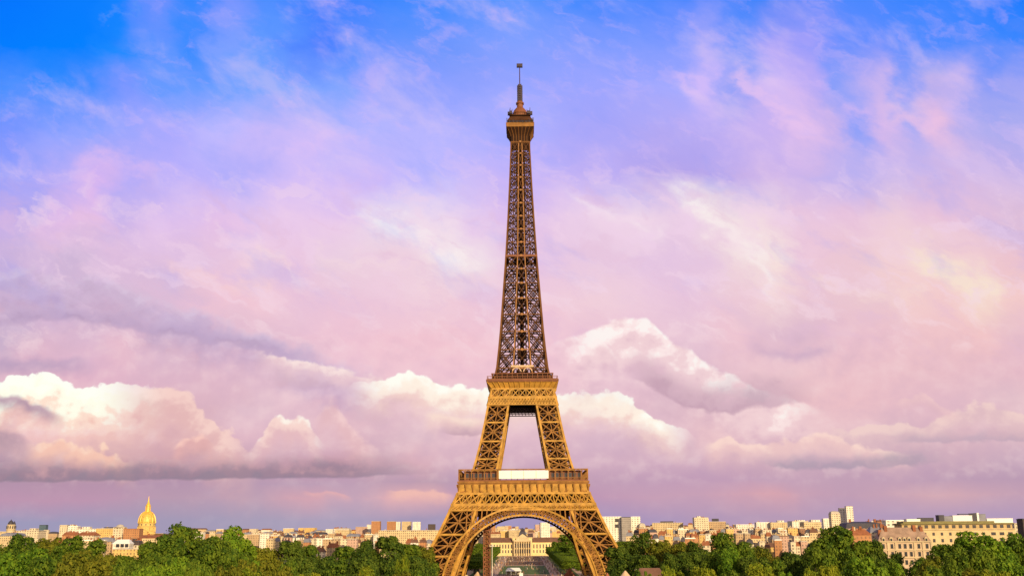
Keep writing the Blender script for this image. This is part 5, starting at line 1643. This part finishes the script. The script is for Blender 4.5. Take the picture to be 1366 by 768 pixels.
HIDDEN = (52, 53, 76, 77, 79, 80, 81, 82, 83, 84, 85, 86, 87, 88, 89, 133, 135, 137, 138, 141, 142, 143, 144, 145, 146, 147, 148, 149, 150, 151, 159, 160, 175, 177, 179, 188, 189, 192, 193, 194, 195, 212, 213, 216, 217, 221, 222, 223, 224, 225, 229, 230, 232, 233, 234, 235, 236, 237, 238, 239, 240, 241, 242, 243, 269, 270, 287, 298, 300, 301, 306, 307, 316, 317, 321, 322, 323, 324, 325, 326, 327, 331, 332, 333, 334, 335, 336, 337, 338, 339)


def drop(o):
    for c_ in list(o.children_recursive): bpy.data.objects.remove(c_)
    bpy.data.objects.remove(o)


gone = [BUILT[i] for i in HIDDEN]
for it in gone: drop(it[0])
BUILT = [it for i, it in enumerate(BUILT) if i not in set(HIDDEN)]

# ------------------------------------------------------------------ labels
MARKS = [(14, 'church tower'), (57, 'glass tower'), (97, 'white cube'), (145, 'ochre block'), (195, 'golden dome'), (246, 'tallest tree'), (316, 'bright tree'), (392, 'dark tree'),
         (425, 'slate-roofed block'), (457, 'raised roof'), (501, 'orange slab'), (540, 'cream skyline tower'), (575, 'lattice leg'), (650, 'lattice mast'), (697, 'palace dome'), (760, 'arch foot'), (818, 'hotel slabs'), (890, 'wide cream block'), (935, 'tall cream block'), (955, 'rooftop box'), (1018, 'white cubic block'), (1058, 'golden yellow house'), (1125, 'twin towers'), (1148, 'brick house'), (1205, 'stone mansion'), (1290, 'rooftop plant rooms'), (1358, 'dark edge slab')]


def place(px_):
    x, nm = min(MARKS, key=lambda q: abs(q[0] - px_))
    if abs(x - px_) < 6: return 'below ' + nm
    lo_ = [q for q in MARKS if q[0] <= px_]; hi_ = [q for q in MARKS if q[0] > px_]
    if not lo_: return 'before ' + hi_[0][1]
    if not hi_: return 'beyond ' + lo_[-1][1]
    return 'between %s and %s' % (lo_[-1][1], hi_[0][1])


ORD = ['first', 'second', 'third', 'fourth', 'fifth', 'sixth', 'seventh', 'eighth', 'ninth', 'tenth', 'eleventh', 'twelfth']


def settle(items):
    """items: (object, px, label); same labels get told apart by their order from the left"""
    by = {}
    for it in items: by.setdefault(it[2], []).append(it)
    for lab, its in by.items():
        its.sort(key=lambda q: q[1])
        for i, (o, px_, _) in enumerate(its):
            if len(its) == 1: o['label'] = lab
            elif len(its) == 2: o['label'] = ('left one, ' if i == 0 else 'right one, ') + lab
            else: o['label'] = ORD[min(i, 11)] + ' from left, ' + lab


TONE = dict(dark='dark green', deep='deep green', bright='bright green', olive='olive green', lime='yellow-green')
items = []
for o, px_, yt, w, tone, row in TREES:
    size = 'huge' if w > 65 else ('broad' if w > 50 else ('small' if w < 37 else 'round'))
    rowt = {'back': 'back-row', 'middle': 'mid-wood', 'front': 'front-row', 'lawn': 'rear'}[row]
    pl = place(px_)
    items.append((o, px_, '%s %s %s tree %s' % (size, TONE[tone], rowt, pl)))
    o['category'] = 'tree'
    o['group'] = {'back': 'trees of the garden wood', 'middle': 'trees of the garden wood', 'front': 'trees along the bottom of the wood', 'lawn': 'trees beside the lawn behind the tower'}[row]
settle(items)
items = []
WT = dict(mesh='grey', cream='cream', pale='pale stone', white='white', yellow='yellow stone', pink='rose', orange='orange brick', tan='tan', brown='brown', grey='blue-grey glass', dark='dark')
RT = dict(flat='flat-roofed', mansard='mansard-roofed', hip='pitched-roofed')
for o, px_, yt, wall, roof, label, cat, d in BUILT:
    o['category'] = cat
    if label:
        o['label'] = label
    else:
        far = 'far ' if d > 2100 else ('' if d > 1300 else 'near ')
        where = ('in the arch ' if 640 < px_ < 760 else '') + place(px_).replace('below', 'behind')
        o['group'] = 'city blocks on the skyline'
        items.append((o, px_, '%s%s %s block %s' % (far, WT[wall], RT[roof], where)))
settle(items)
